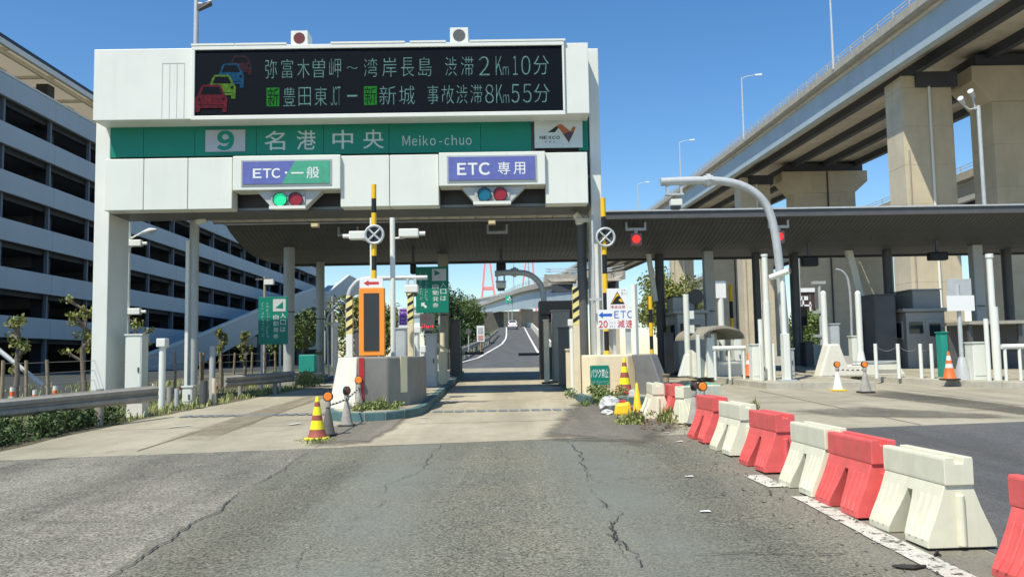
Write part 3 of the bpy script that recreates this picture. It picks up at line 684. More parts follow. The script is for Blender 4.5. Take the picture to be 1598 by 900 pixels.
def viaduct(label, pts, n, width, girders, rail_h, par_h, gd, mt_g, rail_every, loc):
    t = thing('viaduct', label, 'viaduct', loc)
    path = [cr_spline(pts, i/n) for i in range(n+1)]
    obj('parapet', sweep(path, [(0, 0), (.12, .02), (.3, .02), (.35, -par_h*.55), (.9, -par_h), (.9, -par_h-.1), (.15, -par_h-.1), (-.05, -par_h*.9)]), M_conc_g, t)
    obj('parapet', sweep(path, [(width, 0), (width-.3, 0), (width-.35, -par_h*.6), (width-.9, -par_h), (width-.9, -par_h-.1), (width, -par_h-.1)]), M_conc_g, t)
    obj('deck_slab', sweep(path, [(.5, -par_h-.02), (width-.5, -par_h-.02), (width-.5, -par_h-.32), (.5, -par_h-.32)]), M_soffit, t)
    for j, o_ in enumerate(girders):
        g2 = gd if j == 0 else gd*.45
        obj('girder', sweep(path, [(o_, -par_h-.33), (o_+.35, -par_h-.33), (o_+.35, -par_h-g2+.1), (o_+.6, -par_h-g2+.1), (o_+.6, -par_h-g2), (o_-.03, -par_h-g2), (o_-.03, -par_h-g2+.06), (o_, -par_h-g2+.06)]), mt_g if j == 0 else mat('shaded_inner_girder', (0.06, 0.065, 0.075), .6, .1, .3), t)  # inner girders take a darker tone that stands for their shade
    for side, o_ in enumerate((.15, width-.15)):
        for hz in (rail_h, rail_h*.55):
            obj('rail', sweep(path, [(o_-.035, hz-.035), (o_+.035, hz-.035), (o_+.035, hz+.035), (o_-.035, hz+.035)]), M_galv, t)
    # posts, shared mesh
    L = 0; src = None; acc = rail_every; cnt = 0
    for a, b in zip(path, path[1:]):
        seg = (b-a).length; d = (b-a).normalized(); q = Vector((d.y, -d.x, 0)).normalized(); s = 0
        while acc <= seg - s + 1e-6 and cnt < 140:
            s += acc; acc = rail_every; p = a + d*s + q*.15
            if src is None:
                src = obj('rail_post', MB().box(p.x-.05, p.x+.05, p.y-.05, p.y+.05, p.z, p.z+rail_h), M_galv, t); base = p.copy()
            else: share('rail_post', src, t, p - base)
            cnt += 1
        acc -= (seg - s)
    return t, path
ZP = 26.5
VP = [(29.8, 5, 24.5), (29.6, 36, 25.5), (29.5, 66, 26.5), (29.4, 112, 28.06), (28.8, 175, 30.2), (24.3, 289, 32.4), (14.5, 370, 32.9), (-21, 468, 32.9), (-90, 560, 32.9), (-180, 640, 32.9)]
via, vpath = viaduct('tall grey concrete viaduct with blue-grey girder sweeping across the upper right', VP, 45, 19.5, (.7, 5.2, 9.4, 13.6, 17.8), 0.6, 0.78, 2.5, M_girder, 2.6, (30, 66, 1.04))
def edge_at(y):
    for a, b in zip(vpath, vpath[1:]):
        if a.y <= y <= b.y: return a.lerp(b, (y-a.y)/(b.y-a.y))
    return vpath[-1]
M_conc_dark = M_conc
def pier_square(Y, nm):
    e = edge_at(Y); x0 = e.x + 2.3; x1 = x0 + 4.0; zt = e.z - .78 - 2.5
    t = thing('viaduct_pier', nm, 'pier', (x0+2, Y+1.5, 1.0), 'viaduct piers')
    nl = 7
    for k in range(nl):
        za = .6 + (zt - .95 - .6)*k/nl; zb = .6 + (zt - .95 - .6)*(k+1)/nl
        obj('shaft_lift', MB().box(x0, x1, Y, Y+2.9, za + .004, zb - .004), M_conc, t, bevel=0.02)
    obj('shaft_core', MB().box(x0+.03, x1-.03, Y+.03, Y+2.87, .6, zt - .95), M_conc_g, t)
    obj('bearing_band', MB().box(x0+1.1, x1+.45, Y-.22, Y+2.6, zt - .93, zt + .3), M_blddk, t, bevel=.05)
    obj('bearing_seat', MB().box(x0, x1, Y, Y+2.9, zt - .94, zt + .02), M_conc, t)
    obj('drain_pipe', MB().cyl((x0+2.15, Y-.12, 1), (x0+2.15, Y-.12, zt+.2), .1), M_white, t, smooth=True)
    obj('drain_pipe', MB().cyl((x0+.35, Y-.05, 1), (x0+.35, Y-.05, zt-6), .06), M_conc_g, t, smooth=True)
    return t
def pier_tee(Y, nm, wd=8.2):
    e = edge_at(Y); x0 = e.x + 9.45; x1 = x0 + wd; zt = e.z - .78 - 1.25
    t = thing('viaduct_pier', nm, 'pier', (x0+wd/2, Y+1.5, 1.0), 'viaduct piers')
    nl = 6
    for k in range(nl):
        za = .6 + (zt - 3.4 - .6)*k/nl; zb = .6 + (zt - 3.4 - .6)*(k+1)/nl
        obj('shaft_lift', MB().box(x0, x1, Y, Y+3.2, za + .004, zb - .004), M_conc, t, bevel=0.02)
    obj('shaft_core', MB().box(x0+.03, x1-.03, Y+.03, Y+3.17, .6, zt - 3.4), M_conc_g, t)
    obj('crossbeam', MB().prism_y([(x0, zt-3.39), (x1, zt-3.39), (x1+1.7, zt-1.9), (x1+1.7, zt-.5), (x0-1.5, zt-.5), (x0-1.5, zt-1.7)], Y-.1, Y+3.3), M_conc, t, bevel=.05)
    obj('bearing_band', MB().box(x0-1.0, x1+1.2, Y+.15, Y+3, zt-.49, zt+.5), M_blddk, t)
    obj('drain_pipe', MB().cyl((x0+wd*.55, Y-.12, 1), (x0+wd*.55, Y-.12, zt-.6), .1), M_blddk, t, smooth=True)
    return t
pier_square(66, 'tall square concrete pier with pale drain pipe, nearest under the viaduct')
pier_square(112, 'square concrete pier under the viaduct, second from the right, behind the gooseneck pole')
pier_square(158, 'square concrete pier far along the viaduct beside the round tree')
pier_tee(66, 'wide hammerhead concrete pier at the right edge of the picture')
pier_tee(112, 'wide hammerhead concrete pier between the two square piers, mostly shaded')
pier_tee(158, 'far hammerhead pier of the viaduct seen under the toll canopy')
lv, lpath = viaduct('lower grey viaduct behind the big piers, glimpsed beyond them', [(53, 40, 21.6), (52.5, 90, 21.6), (52, 150, 21.6), (51, 260, 21.6)], 10, 9, (.6, 7), 0.7, 1.0, 2.2, M_grey, 4.0, (53, 90, 1.04))
for y in (78, 128, 180, 240):
    obj('pier', MB().box(54, 59, y, y+3, .6, 18.4), M_conc, lv)
# curving connector ramp crossing over the road ahead
cp = [(10.8, 104, 12.0), (9.8, 107, 12.0), (8.7, 111, 12.0), (3, 160, 14.5), (-1.4, 232, 18.0), (-12, 310, 20.5), (-45, 400, 22), (-110, 470, 22)]
cv, cpath = viaduct('pale curved connector bridge crossing over the road ahead', cp, 30, 4.6, (.6, 3.3), 0.7, 0.95, 3.0, M_girder, 5.0, (3, 160, 3))
for k in (8, 12, 15, 18, 21):
    p = cpath[k]
    obj('pier', MB().box(p.x+2.6, p.x+5.4, p.y-1, p.y+1, .6, p.z-3.9), M_conc, cv)
# retaining wall beyond the ramp crest, the bridge's shade put into its colour
tag(obj('abutment_wall', MB().box(-9, 12, 262, 265, 1, 15.5), mat('shade_dark_concrete', (0.12, 0.115, 0.1), .9, .2, .3)), 'dark abutment wall in the shade under the connector bridge', 'wall')
# viaduct lamps
def lamp_head(mb_pole, mb_head, p, h, arm, up=.4):
    mb_pole.tube([p, p + Vector((0, 0, h))], [.12, .07], 8)
    e = p + Vector((arm, 0, h + up)); mb_pole.tube([p + Vector((0, 0, h)), p + Vector((0, 0, h)) + Vector((arm*.4, 0, up*.6)), e], [.06, .05, .045], 6)
    s = 1 if arm > 0 else -1
    mb_head.hexa([(e.x-.05*s, e.y-.13, e.z-.07), (e.x+.8*s, e.y-.2, e.z-.02), (e.x+.8*s, e.y+.2, e.z-.02), (e.x-.05*s, e.y+.13, e.z-.07)], [(e.x-.05*s, e.y-.1, e.z+.07), (e.x+.75*s, e.y-.15, e.z+.13), (e.x+.75*s, e.y+.15, e.z+.13), (e.x-.05*s, e.y+.1, e.z+.07)])
def street_lamp(p, h, arm, label, group=None, mt=M_galv, up=.4):
    t = thing('street_lamp', label, 'lamp', p, group); a, b = MB(), MB(); lamp_head(a, b, Vector(p), h, arm, up)
    obj('pole', a, mt, t, smooth=True); obj('lamp_head', b, M_white, t, bevel=.02)
    return t
for i, y in enumerate((73.4, 101.5, 138, 178, 225, 275)):
    p = edge_at(y); nm = ['nearest', 'second', 'third', 'fourth', 'fifth', 'farthest'][i]
    street_lamp((p.x-.02, y, p.z-.4), 7.6, 1.7, f'{nm} street lamp along the near parapet of the viaduct', 'lamps along the near parapet')
for i, y in enumerate((119, 166, 215)):
    p = edge_at(y); nm = ['nearest', 'middle', 'farthest'][i]
    street_lamp((p.x+19.3, y, p.z-.4), 8.4, 1.7, f'{nm} street lamp on the far side of the viaduct deck', 'lamps on the far side of the deck')
for i, (k) in enumerate((12, 14, 17)):
    p = cpath[k]; street_lamp((p.x+.2, p.y, p.z-.3), 6.5, -1.2 if i else 1.2, ['right', 'middle', 'left'][i] + 'most lamp on the connector bridge over the ramp', 'lamps on the connector bridge')
# red cable-stayed bridge towers far away
for (xa, xb, ta, tb, Yt, nm) in ((752, 773, 757, 764, 800, 'red steel bridge tower far away, the left of two'), (813, 836, 821, 831, 860, 'red steel bridge tower far away, the right of two')):
    a0, a1, b0_, b1 = at(xa, 470, Yt), at(xb, 470, Yt), at(ta, 405, Yt), at(tb, 405, Yt)
    t = thing('bridge_tower', nm, 'bridge tower', ((a0.x+a1.x)/2, Yt, 1.0), 'red bridge towers')
    def ext(p, q, z): return p + (q-p)*((z-p.z)/(q.z-p.z))
    for p, q in ((a0, b0_), (a1, b1)):
        lo, hi = ext(p, q, 1.0), ext(p, q, 118.0); wv = 1.05
        obj('leg', MB().hexa([(lo.x-wv, Yt-2, 1), (lo.x+wv, Yt-2, 1), (lo.x+wv, Yt+2, 1), (lo.x-wv, Yt+2, 1)], [(hi.x-wv*.7, Yt-2, 118), (hi.x+wv*.7, Yt-2, 118), (hi.x+wv*.7, Yt+2, 118), (hi.x-wv*.7, Yt+2, 118)]), M_redbr, t)
    for z in (66, 100):
        l, r = ext(a0, b0_, z), ext(a1, b1, z); obj('cross_beam', MB().box(l.x, r.x, Yt-1.6, Yt+1.6, z-1.6, z+1.6), M_redbr, t)
# ================================================================== SIGN GANTRY
YL = 20.5      # front of the message board
YP = 20.72      # front of the white lower panels
gx0 = at(141, 600, 21.2).x; gx1 = at(165, 600, 21.2).x
rx0 = at(919, 200, 21.2).x; rx1 = at(934, 200, 21.2).x
ztop = at(530, 69, YL).z; zbot = at(530, 184, YL).z
gan = thing('sign_gantry', 'big white portal gantry carrying the message board over the two left lanes', 'gantry', ((gx0+rx1)/2, 21.7, G(21.5)))
obj('column', MB().box(gx0, gx1, 21.2, 22.35, G(21.2)-.1, ztop-.02), M_white, gan, bevel=.02)
obj('column', MB().box(rx0+.01, rx1+.04, 21.2, 22.35, G(21.2), ztop+.06), M_white, gan, bevel=.02)
zsb = at(530, 240, YP).z; zpb = at(530, 323, YP).z
obj('beam', MB().box(gx1+.003, rx0+.005, 21.5, 22.3, zpb+.12, ztop-.1), M_dgrey, gan)
for z in (zpb+.03, zpb+.75):
    obj('beam_chord', MB().box(gx1+.003, rx0+.005, 21.35, 22.45, z, z+.09), M_grey, gan)
px = [(163, 224), (224, 293), (293, 362.5), (531, 608), (608, 685), (851, 918)]
for a, b in px:
    x0, x1 = at(a, 285, YP).x + .008, at(b, 285, YP).x - .008
    p = obj('panel', MB().box(max(x0, gx1-.01), x1, YP, YP+.47, zpb, zsb-.05), M_panel, gan, bevel=.012)
lwr = obj('underside_tray', MB().box(gx1+.02, rx0-.02, YP+.45, 22.4, zpb+.0, zpb+.028), M_dgrey, gan)
obj('brace_pipe', MB().cyl((gx1+.1, 21.3, zsb-.04), (gx1+1.1, 21.3, zsb-.04), .04), M_galv, gan)
# message board
lx0 = at(146, 130, YL).x; lx1 = at(919, 130, YL).x
board = thing('message_board', 'wide white framed electronic message board with glowing traffic text on top of the gantry', 'message board', ((lx0+lx1)/2, YL+.5, zbot))
obj('cabinet', MB().box(lx0, lx1, YL, YL+1.25, zbot+.02, ztop-.05), M_white, board, bevel=.015)
fx0, fx1 = at(300, 125, YL).x, at(881, 125, YL).x
zs1 = at(590, 76, YL).z; zs0 = at(590, 178, YL).z
sx0, sx1 = at(304, 125, YL-.05).x, at(878, 125, YL-.05).x
mbf = MB()
mbf.box(fx0, fx1, YL-.07, YL-.002, zs1, ztop-.02).box(fx0, fx1, YL-.07, YL-.002, zbot-.02, zs0).box(fx0, sx0, YL-.07, YL-.002, zs0+.001, zs1-.001).box(sx1, fx1, YL-.07, YL-.002, zs0+.001, zs1-.001)
frm = obj('screen_frame', mbf, M_white, board, bevel=.01)
scr = obj('screen', MB().box(sx0, sx1, YL-.03, YL-.004, zs0, zs1), M_led, board)
for a, b in ((300, 367), (368, 448), (517, 632), (640, 696), (733, 882)):
    obj('top_trim', MB().box(at(a, 70, YL).x, at(b, 70, YL).x, YL-.08, YL+.25, ztop-.019, ztop+.03), M_white, board)
for i in range(4):
    x = at(253 + i*11.5, 145, YL).x; obj('panel_seam', MB().box(x-.006, x+.006, YL-.004, YL+.01, zbot+.05, at(253, 100, YL).z), M_grey, board)
x = at(253, 100, YL).x; obj('panel_seam', MB().box(x, at(288, 100, YL).x, YL-.004, YL+.01, at(253, 100, YL).z, at(253, 99, YL).z), M_grey, board)
YT = YL-.034
r1 = (at(640, 119.5, YT).z, at(640, 90, YT).z); r2 = (at(640, 163, YT).z, at(640, 134, YT).z)
row1 = [('弥',414,432),('富',439,457),('木',464,483),('曽',488,507),('岬',514,532),('〜',541,558,.13),('湾',568,589),('岸',597,619),('長',626,646),('島',653,674),('渋',695,713),('滞',720,739),('2',748,764),('K',774,784),('m',785,794,-.45),('1',801,808),('0',814,828),('分',833,857)]
row2 = [('豊',442,461),('田',466,485),('東',491,510),('J',516,520.5),('C',521,526),('T',526.5,531.5),('ー',542,558,.1),('新',592,618),('城',623,647),('事',667,684),('故',689,708),('渋',712,729),('滞',734,752),('8',757,770),('K',774,784),('m',785,794,-.45),('5',798,810),('5',816,829),('分',833,857)]
def ledrow(row, zr):
    it = []
    for r in row:
        c, a, b = r[:3]; x0, x1 = at(a, 125, YT).x, at(b, 125, YT).x; z0, z1 = zr
        if len(r) > 3:
            k = r[3]
            if k > 0: m = (z0+z1)/2; hh = (z1-z0)*k/2; z0, z1 = m-hh, m+hh
            else: z1 = z0 + (z1-z0)*-k
        it.append((c, x0, x1, z0, z1))
    return it
lettering('led_lettering', ledrow(row1, r1), M_ledw, board, YT, -.012)
lettering('led_lettering', ledrow(row2, r2), M_ledw, board, YT, -.012)
for a, b in ((416, 436), (568, 588)):
    x0, x1 = at(a, 150, YT).x, at(b, 150, YT).x
    k = obj('led_block', MB().flat([(x0, YT, r2[0]), (x1, YT, r2[0]), (x1, YT, r2[1]), (x0, YT, r2[1])]), M_ledg, board)
    lettering('led_lettering', [('新', x0+.02, x1-.02, r2[0]+.02, r2[1]-.02)], M_led, board, YT-.003)
def caricon(x0, y0, x1, y1, mt, Y):
    def q(u, v): return at(x0 + (x1-x0)*u, y0 + (y1-y0)*v, Y)
    mb = MB().flat([q(*p) for p in ((.02,.98),(0,.5),(.08,.38),(.2,.06),(.28,0),(.72,0),(.8,.06),(.94,.38),(1,.5),(.98,.98),(.84,.98),(.84,.84),(.16,.84),(.16,.98))])
    o = obj('led_car_icon', mb, mt, board)
    mb = MB().flat([p + Vector((0, -.002, 0)) for p in [q(.17,.36), q(.27,.08), q(.73,.08), q(.85,.36)]])
    mb.disc(q(.13,.52) + Vector((0, -.002, 0)), mpx(2.4, Y), 12).disc(q(.87,.52) + Vector((0, -.002, 0)), mpx(2.4, Y), 12)
    mb.flat([p + Vector((0, -.002, 0)) for p in [q(.1,.72), q(.9,.72), q(.9,.745), q(.1,.745)]])
    obj('led_car_glass', mb, M_led, o)
caricon(357, 87, 393, 118, M_ledp, YT); caricon(339, 99, 381, 138, M_ledb, YT-.004); caricon(324, 117, 368, 155, M_ledl, YT-.008); caricon(304, 132, 355, 176, M_ledr, YT-.012)
# the two lamps on the gantry top
for (a, b, t_, bt, lens, nm) in ((457, 483, 53, 71, M_lens_dr, 'white box lamp with brown lens, left one on top of the message board'), (703, 731, 48, 67, M_dgrey, 'white box lamp with grey lens, right one on top of the message board')):
    x0, x1, z0, z1 = rect(a, t_, b, bt, YL+.3); t = thing('warning_lamp', nm, 'lamp', ((x0+x1)/2, YL+.4, z0), 'lamps on the message board')
    obj('housing', MB().box(x0, x1, YL+.1, YL+.6, ztop-.04, z1), M_white, t, bevel=.01)
    c = Vector(((x0+x1)/2, YL+.09, z0 + (z1-z0)*.36)); r = (x1-x0)*.34
    obj('lens', MB().tube([c, c + Vector((0, .06, 0))], r, 20), lens, t, smooth=True)
# green name sign
YN = 21.15
nx0, nx1 = gx1+.006, at(918, 210, YN).x; nz1, nz0 = at(530, 189, YN).z, at(530, 240.5, YN).z
ns = thing('name_sign', 'long green toll gate name sign with number 9 and white characters', 'sign', ((nx0+nx1)/2, YN, nz0))
segs = [gx1+.006] + [at(x, 215, YN).x for x in (224, 304, 400, 505, 607, 750)] + [at(829, 210, YN).x]
for a, b in zip(segs, segs[1:]):
    obj('sign_panel', MB().box(a+.004, b-.004, YN, YN+.05, nz0, nz1), M_gsign, ns, bevel=.004)
obj('sign_panel', MB().box(at(903, 210, YN).x, nx1, YN+.03, YN+.08, nz0, nz1), M_gsign, ns)
obj('dark_gap', MB().box(at(825, 210, YN).x, at(835, 210, YN).x, YN+.06, YN+.1, nz0, nz1), M_dgrey, ns)
x0, x1, z0, z1 = rect(321, 203, 383, 237, YN)
obj('number_plate', MB().box(x0, x1, YN-.02, YN-.002, z0, z1), mat('grey_plate', (0.42, 0.45, 0.5), .5, .05), ns)
x0, x1, z0, z1 = rect(339, 204, 366, 235, YN); lettering('lettering', [('9', x0, x1, z0, z1)], mat('green_numeral', (0.0, 0.24, 0.17), .5, .05), ns, YN-.024, .045)
it = []
for c, a, b in (('名', 413, 445), ('港', 463, 493), ('中', 519, 551), ('央', 567, 599)):
    x0, x1, z0, z1 = rect(a, 202, b, 232, YN); it.append((c, x0, x1, at(530, 233, YN).z, at(530, 203, YN).z))
lettering('lettering', it, M_letter_g, ns, YN-.004, .008)
it = []
for c, a, b, k in (('M', 628, 640, 1), ('e', 643, 651, .72), ('i', 654, 656.5, 1), ('k', 660, 668, 1), ('o', 671, 680, .72), ('-', 685, 690, 0), ('c', 694, 701, .72), ('h', 705, 713, 1), ('u', 717, 724, .72), ('o', 727, 736, .72)):
    zb, zt = at(680, 227, YN).z, at(680, 211.5, YN).z
    x0, x1 = at(a, 219, YN).x, at(b, 219, YN).x
    it.append((c, x0, x1, zb, zb + (zt-zb)*k) if k else (c, x0, x1, zb + (zt-zb)*.32, zb + (zt-zb)*.4))
lettering('lettering', it, M_letter_g, ns, YN-.004)
lg = thing('company_sign', 'white company sign with orange and black zigzag emblem beside the green name sign', 'sign', (at(868, 210, YN).x, YN, nz0))
x0, x1, z0, z1 = rect(834, 187, 909, 231, YN-.03)
obj('board', MB().box(x0, x1, YN-.05, YN-.012, z0, z1), mat('dusty_white_sign', (0.6, 0.66, 0.64), .5, .1, 2, streak=.15), lg)
def L_(p): return at(826 + p[0]/15, 180 + p[1]/15, YN-.054)
obj('emblem', MB().flat([L_(p) for p in ((425,405),(610,270),(690,285),(600,398))]), mat('emblem_black', (0.02, 0.022, 0.03), .5, .1), lg)
obj('emblem', MB().flat([L_(p) for p in ((600,270),(690,222),(760,215),(960,372),(860,410),(790,440),(690,295))]), mat('emblem_orange', (0.42, 0.13, 0.05), .5, .1), lg)
obj('emblem', MB().flat([L_(p) for p in ((960,372),(1020,262),(1090,278),(1042,400),(1000,390))]), MATS['emblem_orange'], lg)
obj('emblem', MB().flat([L_(p) for p in ((790,441),(860,411),(960,373),(1000,391),(1042,401),(925,640))]), mat('emblem_brown', (0.09, 0.05, 0.06), .5, .1), lg)
it = []
for i, c in enumerate('NEXCO'):
    a, b = L_((240 + i*98, 560)), L_((240 + i*98 + 84, 485)); it.append((c, a.x, b.x, a.z, b.z))
for i, c in enumerate('中日本'):
    a, b = L_((365 + i*95, 645)), L_((415 + i*95, 600)); it.append((c, a.x, b.x, a.z, b.z))
lettering('lettering', it, MATS['emblem_black'], lg, YN-.054, .03)
# lane signs and signals
def lane_sign(bx, by, fx, parts, label, sig, lit):
    Y = 20.6
    x0, x1, z0, z1 = rect(bx[0], by[0], bx[1], by[1], Y)
    t = thing('lane_sign', label, 'sign', ((x0+x1)/2, Y, z0), 'lane signs on the gantry')
    obj('case', MB().box(x0, x1, Y, Y+.57, z0, z1), M_panel, t, bevel=.015)
    a0, a1, c0_, c1_ = rect(*fx, Y)
    obj('bezel', MB().box(a0-.04, a1+.04, Y-.02, Y-.003, c0_-.04, c1_+.04), M_grey, t)
    for poly, mt in parts['faces']:
        obj('sign_face', MB().prism_y([(a0 + (a1-a0)*u, c0_ + (c1_-c0_)*v) for u, v in poly], Y-.035, Y-.021), mt, t)
    lettering('lettering', [(c, a0 + (a1-a0)*u0, a0 + (a1-a0)*u1, c0_ + (c1_-c0_)*v0, c0_ + (c1_-c0_)*v1) for c, u0, u1, v0, v1 in parts['text']], M_letter, t, Y-.039, .024)
    # signal
    tl, tr, ty, bl, br, by2 = sig[:6]
    Ys = 20.72
    p = [at(tl, ty, Ys), at(tr, ty, Ys), at(br, by2, Ys), at(bl, by2, Ys)]
    zt = (p[0].z+p[1].z)/2; zb = (p[2].z+p[3].z)/2
    s = thing('traffic_signal', sig[6], 'traffic signal', ((p[0].x+p[1].x)/2, Ys, zb), 'lane signals on the gantry')
    obj('backplate', MB().prism_y([(p[0].x, zt), (p[1].x, zt), (p[2].x, zb), (p[3].x, zb)], Ys, Ys+.3), mat('signal_grey', (0.5, 0.52, 0.5), .5, .08, 3, streak=.1), s, bevel=.01)
    obj('face_plate', MB().box(p[3].x-.02, p[2].x+.02, Ys-.03, Ys-.002, zb+.05, zt-.04), mat('signal_face', (0.42, 0.43, 0.41), .5, .08), s)
    obj('bottom_lip', MB().box(p[3].x-.05, p[2].x+.05, Ys-.12, Ys+.02, zb-.03, zb+.045), M_white, s)
    for (cx, cy), mt in zip(sig[7], lit):
        c = at(cx, cy, Ys-.03); r = mpx(10, Ys)
        o = obj('lens', MB().tube([c + Vector((0, -.05, 0)), c], r, 24), mt, s, smooth=True)
        obj('visor', MB().tube([c + Vector((0, -.09, 0)), c + Vector((0, -.001, 0))], r*1.1, 24, cap=False), M_dgrey, o, smooth=True)
lane_sign((363, 531), (242.5, 296), (379, 252, 515, 287), {'faces': [([(0,0),(.45,0),(.6,1),(0,1)], M_bsign), ([(.45,0),(1,0),(1,1),(.6,1)], M_gsign2)],
    'text': [('E', .12, .22, .26, .68), ('T', .235, .33, .26, .68), ('C', .335, .435, .25, .69), ('・', .485, .515, .43, .54), ('一', .56, .7, .43, .5), ('般', .735, .88, .22, .74)]},
    'blue and green lane sign reading ETC and 一般, the left of two', (400, 504, 297, 425, 475, 325, 'signal with its green lamp lit under the left lane sign', ((437.5, 312), (462, 311.5))), (M_glow_g, M_lens_r))
lane_sign((685, 851), (237, 289), (700, 245, 835, 281), {'faces': [([(0,0),(1,0),(1,1),(0,1)], M_bsign)],
    'text': [('E', .1, .205, .22, .74), ('T', .225, .335, .22, .74), ('C', .35, .48, .21, .75), ('専', .57, .71, .22, .76), ('用', .75, .885, .22, .74)]},
    'blue lane sign reading ETC 専用, the right of two', (719, 821, 291, 742, 794, 318, 'signal with both lamps dark under the right lane sign', ((756, 304), (780.5, 303.5))), (M_lens_b, M_lens_r))
# service ceiling below the gantry
cz = at(620, 325, 21.7).z
ce = thing('service_canopy', 'narrow dirty panelled ceiling strip hung behind the gantry above the lanes', 'canopy', (at(620, 325, 21.7).x, 22.6, cz))
cx0, cx1 = at(293, 331, 21.7).x, at(921, 320, 21.7).x; npan = 24; s0 = None
for i in range(npan):
    a = cx0 + (cx1-cx0)*i/npan; b = cx0 + (cx1-cx0)*(i+1)/npan
    if s0 is None: s0 = obj('ceiling_panel', MB().box(a+.006, b-.006, 21.75, 23.7, cz+.02, cz+.06), M_strip, ce, bevel=.008)
    else: share('ceiling_panel', s0, ce, ((cx1-cx0)*i/npan, 0, rj.uniform(-.004, .004)))
obj('front_edge', MB().box(cx0-.03, cx1+.03, 21.68, 21.745, cz, cz+.09), M_strip, ce)
obj('back_edge', MB().box(cx0-.03, cx1+.03, 23.71, 23.78, cz, cz+.09), M_dgrey, ce)
obj('frame', MB().box(cx0, cx1, 21.76, 23.7, cz+.065, cz+.12), M_dgrey, ce)
for pxl in (483, 767):
    p = at(pxl, 340, 23.2); t = thing('flood_lamp', 'small cream flood lamp under the ceiling strip, ' + ('left one' if pxl < 600 else 'right one'), 'lamp', (p.x, 23.75, cz-.1), 'lamps under the ceiling strip')
    obj('housing', MB().box(p.x-.11, p.x+.11, 23.8, 23.98, cz-.12, cz+.02), M_cream, t, bevel=.02); obj('glass', MB().box(p.x-.09, p.x+.09, 23.785, 23.797, cz-.1, cz-.02), M_lamp_lit, t)
# ================================================================== TOLL CANOPY
RY0, RY1 = 26.6, 33.3
zf = at(1000, 332, RY0).z
rx_l, rx_r = -8.72, 27.0
tc_ = thing('toll_canopy', 'long flat grey toll plaza canopy with ribbed soffit curving down behind its front edge', 'canopy', (9, 30, zf), None)
def soff(y):
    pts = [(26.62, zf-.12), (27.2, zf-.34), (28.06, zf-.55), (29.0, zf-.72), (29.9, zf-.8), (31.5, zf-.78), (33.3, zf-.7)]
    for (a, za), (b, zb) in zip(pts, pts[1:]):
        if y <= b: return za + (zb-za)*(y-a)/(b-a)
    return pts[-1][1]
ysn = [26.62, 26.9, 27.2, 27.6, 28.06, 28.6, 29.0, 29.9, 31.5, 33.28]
mb = MB(); pitch = 0.15; nn = int((rx_r-rx_l)/pitch); vs = []; fs = []
for i in range(nn+1):
    for sx_, dz in ((0, 0), (.62, 0), (.66, .014), (.96, .014)):
        x = rx_l + (i+sx_)*pitch
        for y in ysn: vs.append((x, y, soff(y)+dz))
ny = len(ysn); nx = (nn+1)*4
for i in range(nx-1):
    for j in range(ny-1): fs.append((i*ny+j, (i+1)*ny+j, (i+1)*ny+j+1, i*ny+j+1))
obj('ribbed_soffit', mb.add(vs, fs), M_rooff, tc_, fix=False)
obj('roof_deck', MB().prism_x([(26.6, zf), (26.6, zf-.1), (33.34, zf-.42), (33.34, zf+.02), (30, zf+.18)], rx_l+.05, rx_r), M_grey, tc_)
obj('fascia', MB().box(rx_l, rx_r, 26.5, 26.595, zf-.2, zf+.02), M_dgrey, tc_)
obj('fascia_cap', MB().box(rx_l-.02, rx_r, 26.45, 26.62, zf+.021, zf+.07), M_galv, tc_)
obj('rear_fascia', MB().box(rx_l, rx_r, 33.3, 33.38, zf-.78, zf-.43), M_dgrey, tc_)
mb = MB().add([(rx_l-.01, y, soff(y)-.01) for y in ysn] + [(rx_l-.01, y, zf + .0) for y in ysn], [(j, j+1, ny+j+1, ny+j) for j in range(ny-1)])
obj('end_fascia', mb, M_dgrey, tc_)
# canopy columns
def column(pxl, py, Y, wpx, label, sq=False, mt=M_grey, ztop_=None):
    p = at(pxl, py, Y); r = mpx(wpx/2, Y); t = thing('canopy_column', label, 'column', (p.x, Y, G(Y)+.1), 'columns under the canopy')
    zt = ztop_ if ztop_ is not None else soff(Y)+.02
    if sq: obj('shaft', MB().box(p.x-r, p.x+r, Y-r, Y+r, G(Y), zt), mt, t, bevel=.03)
    else: obj('shaft', MB().cyl((p.x, Y, G(Y)), (p.x, Y, zt), r, n=24), mt, t, smooth=True)
    obj('base_plate', MB().box(p.x-r*1.5, p.x+r*1.5, Y-r*1.5, Y+r*1.5, G(Y)-.05, G(Y)+.2), M_conc_g, t, bevel=.02)
    obj('collar', MB().cyl((p.x, Y, zt-2.2), (p.x, Y, zt-2.16), r*1.06 if not sq else r*1.3, n=20), M_dgrey, t)
    return t
column(451, 480, 28.7, 17, 'round grey canopy column beside the left green notice sign')
column(500, 480, 32.0, 13, 'darker canopy column behind the left lane island')
column(692, 470, 30.0, 16, 'square grey canopy column behind the big green notice sign', True, M_conc_g)
column(1107, 480, 30.5, 15, 'square grey canopy column behind the arched shelter', True)
column(1031, 480, 31.5, 14, 'dark round canopy column left of the grey toll booth', False, M_dgrey)
column(1527, 480, 30.0, 16, 'square grey canopy column at the far right by the bollards', True)
column(1388, 480, 31.0, 14, 'dark round canopy column beside the right toll booth', False, M_dgrey)
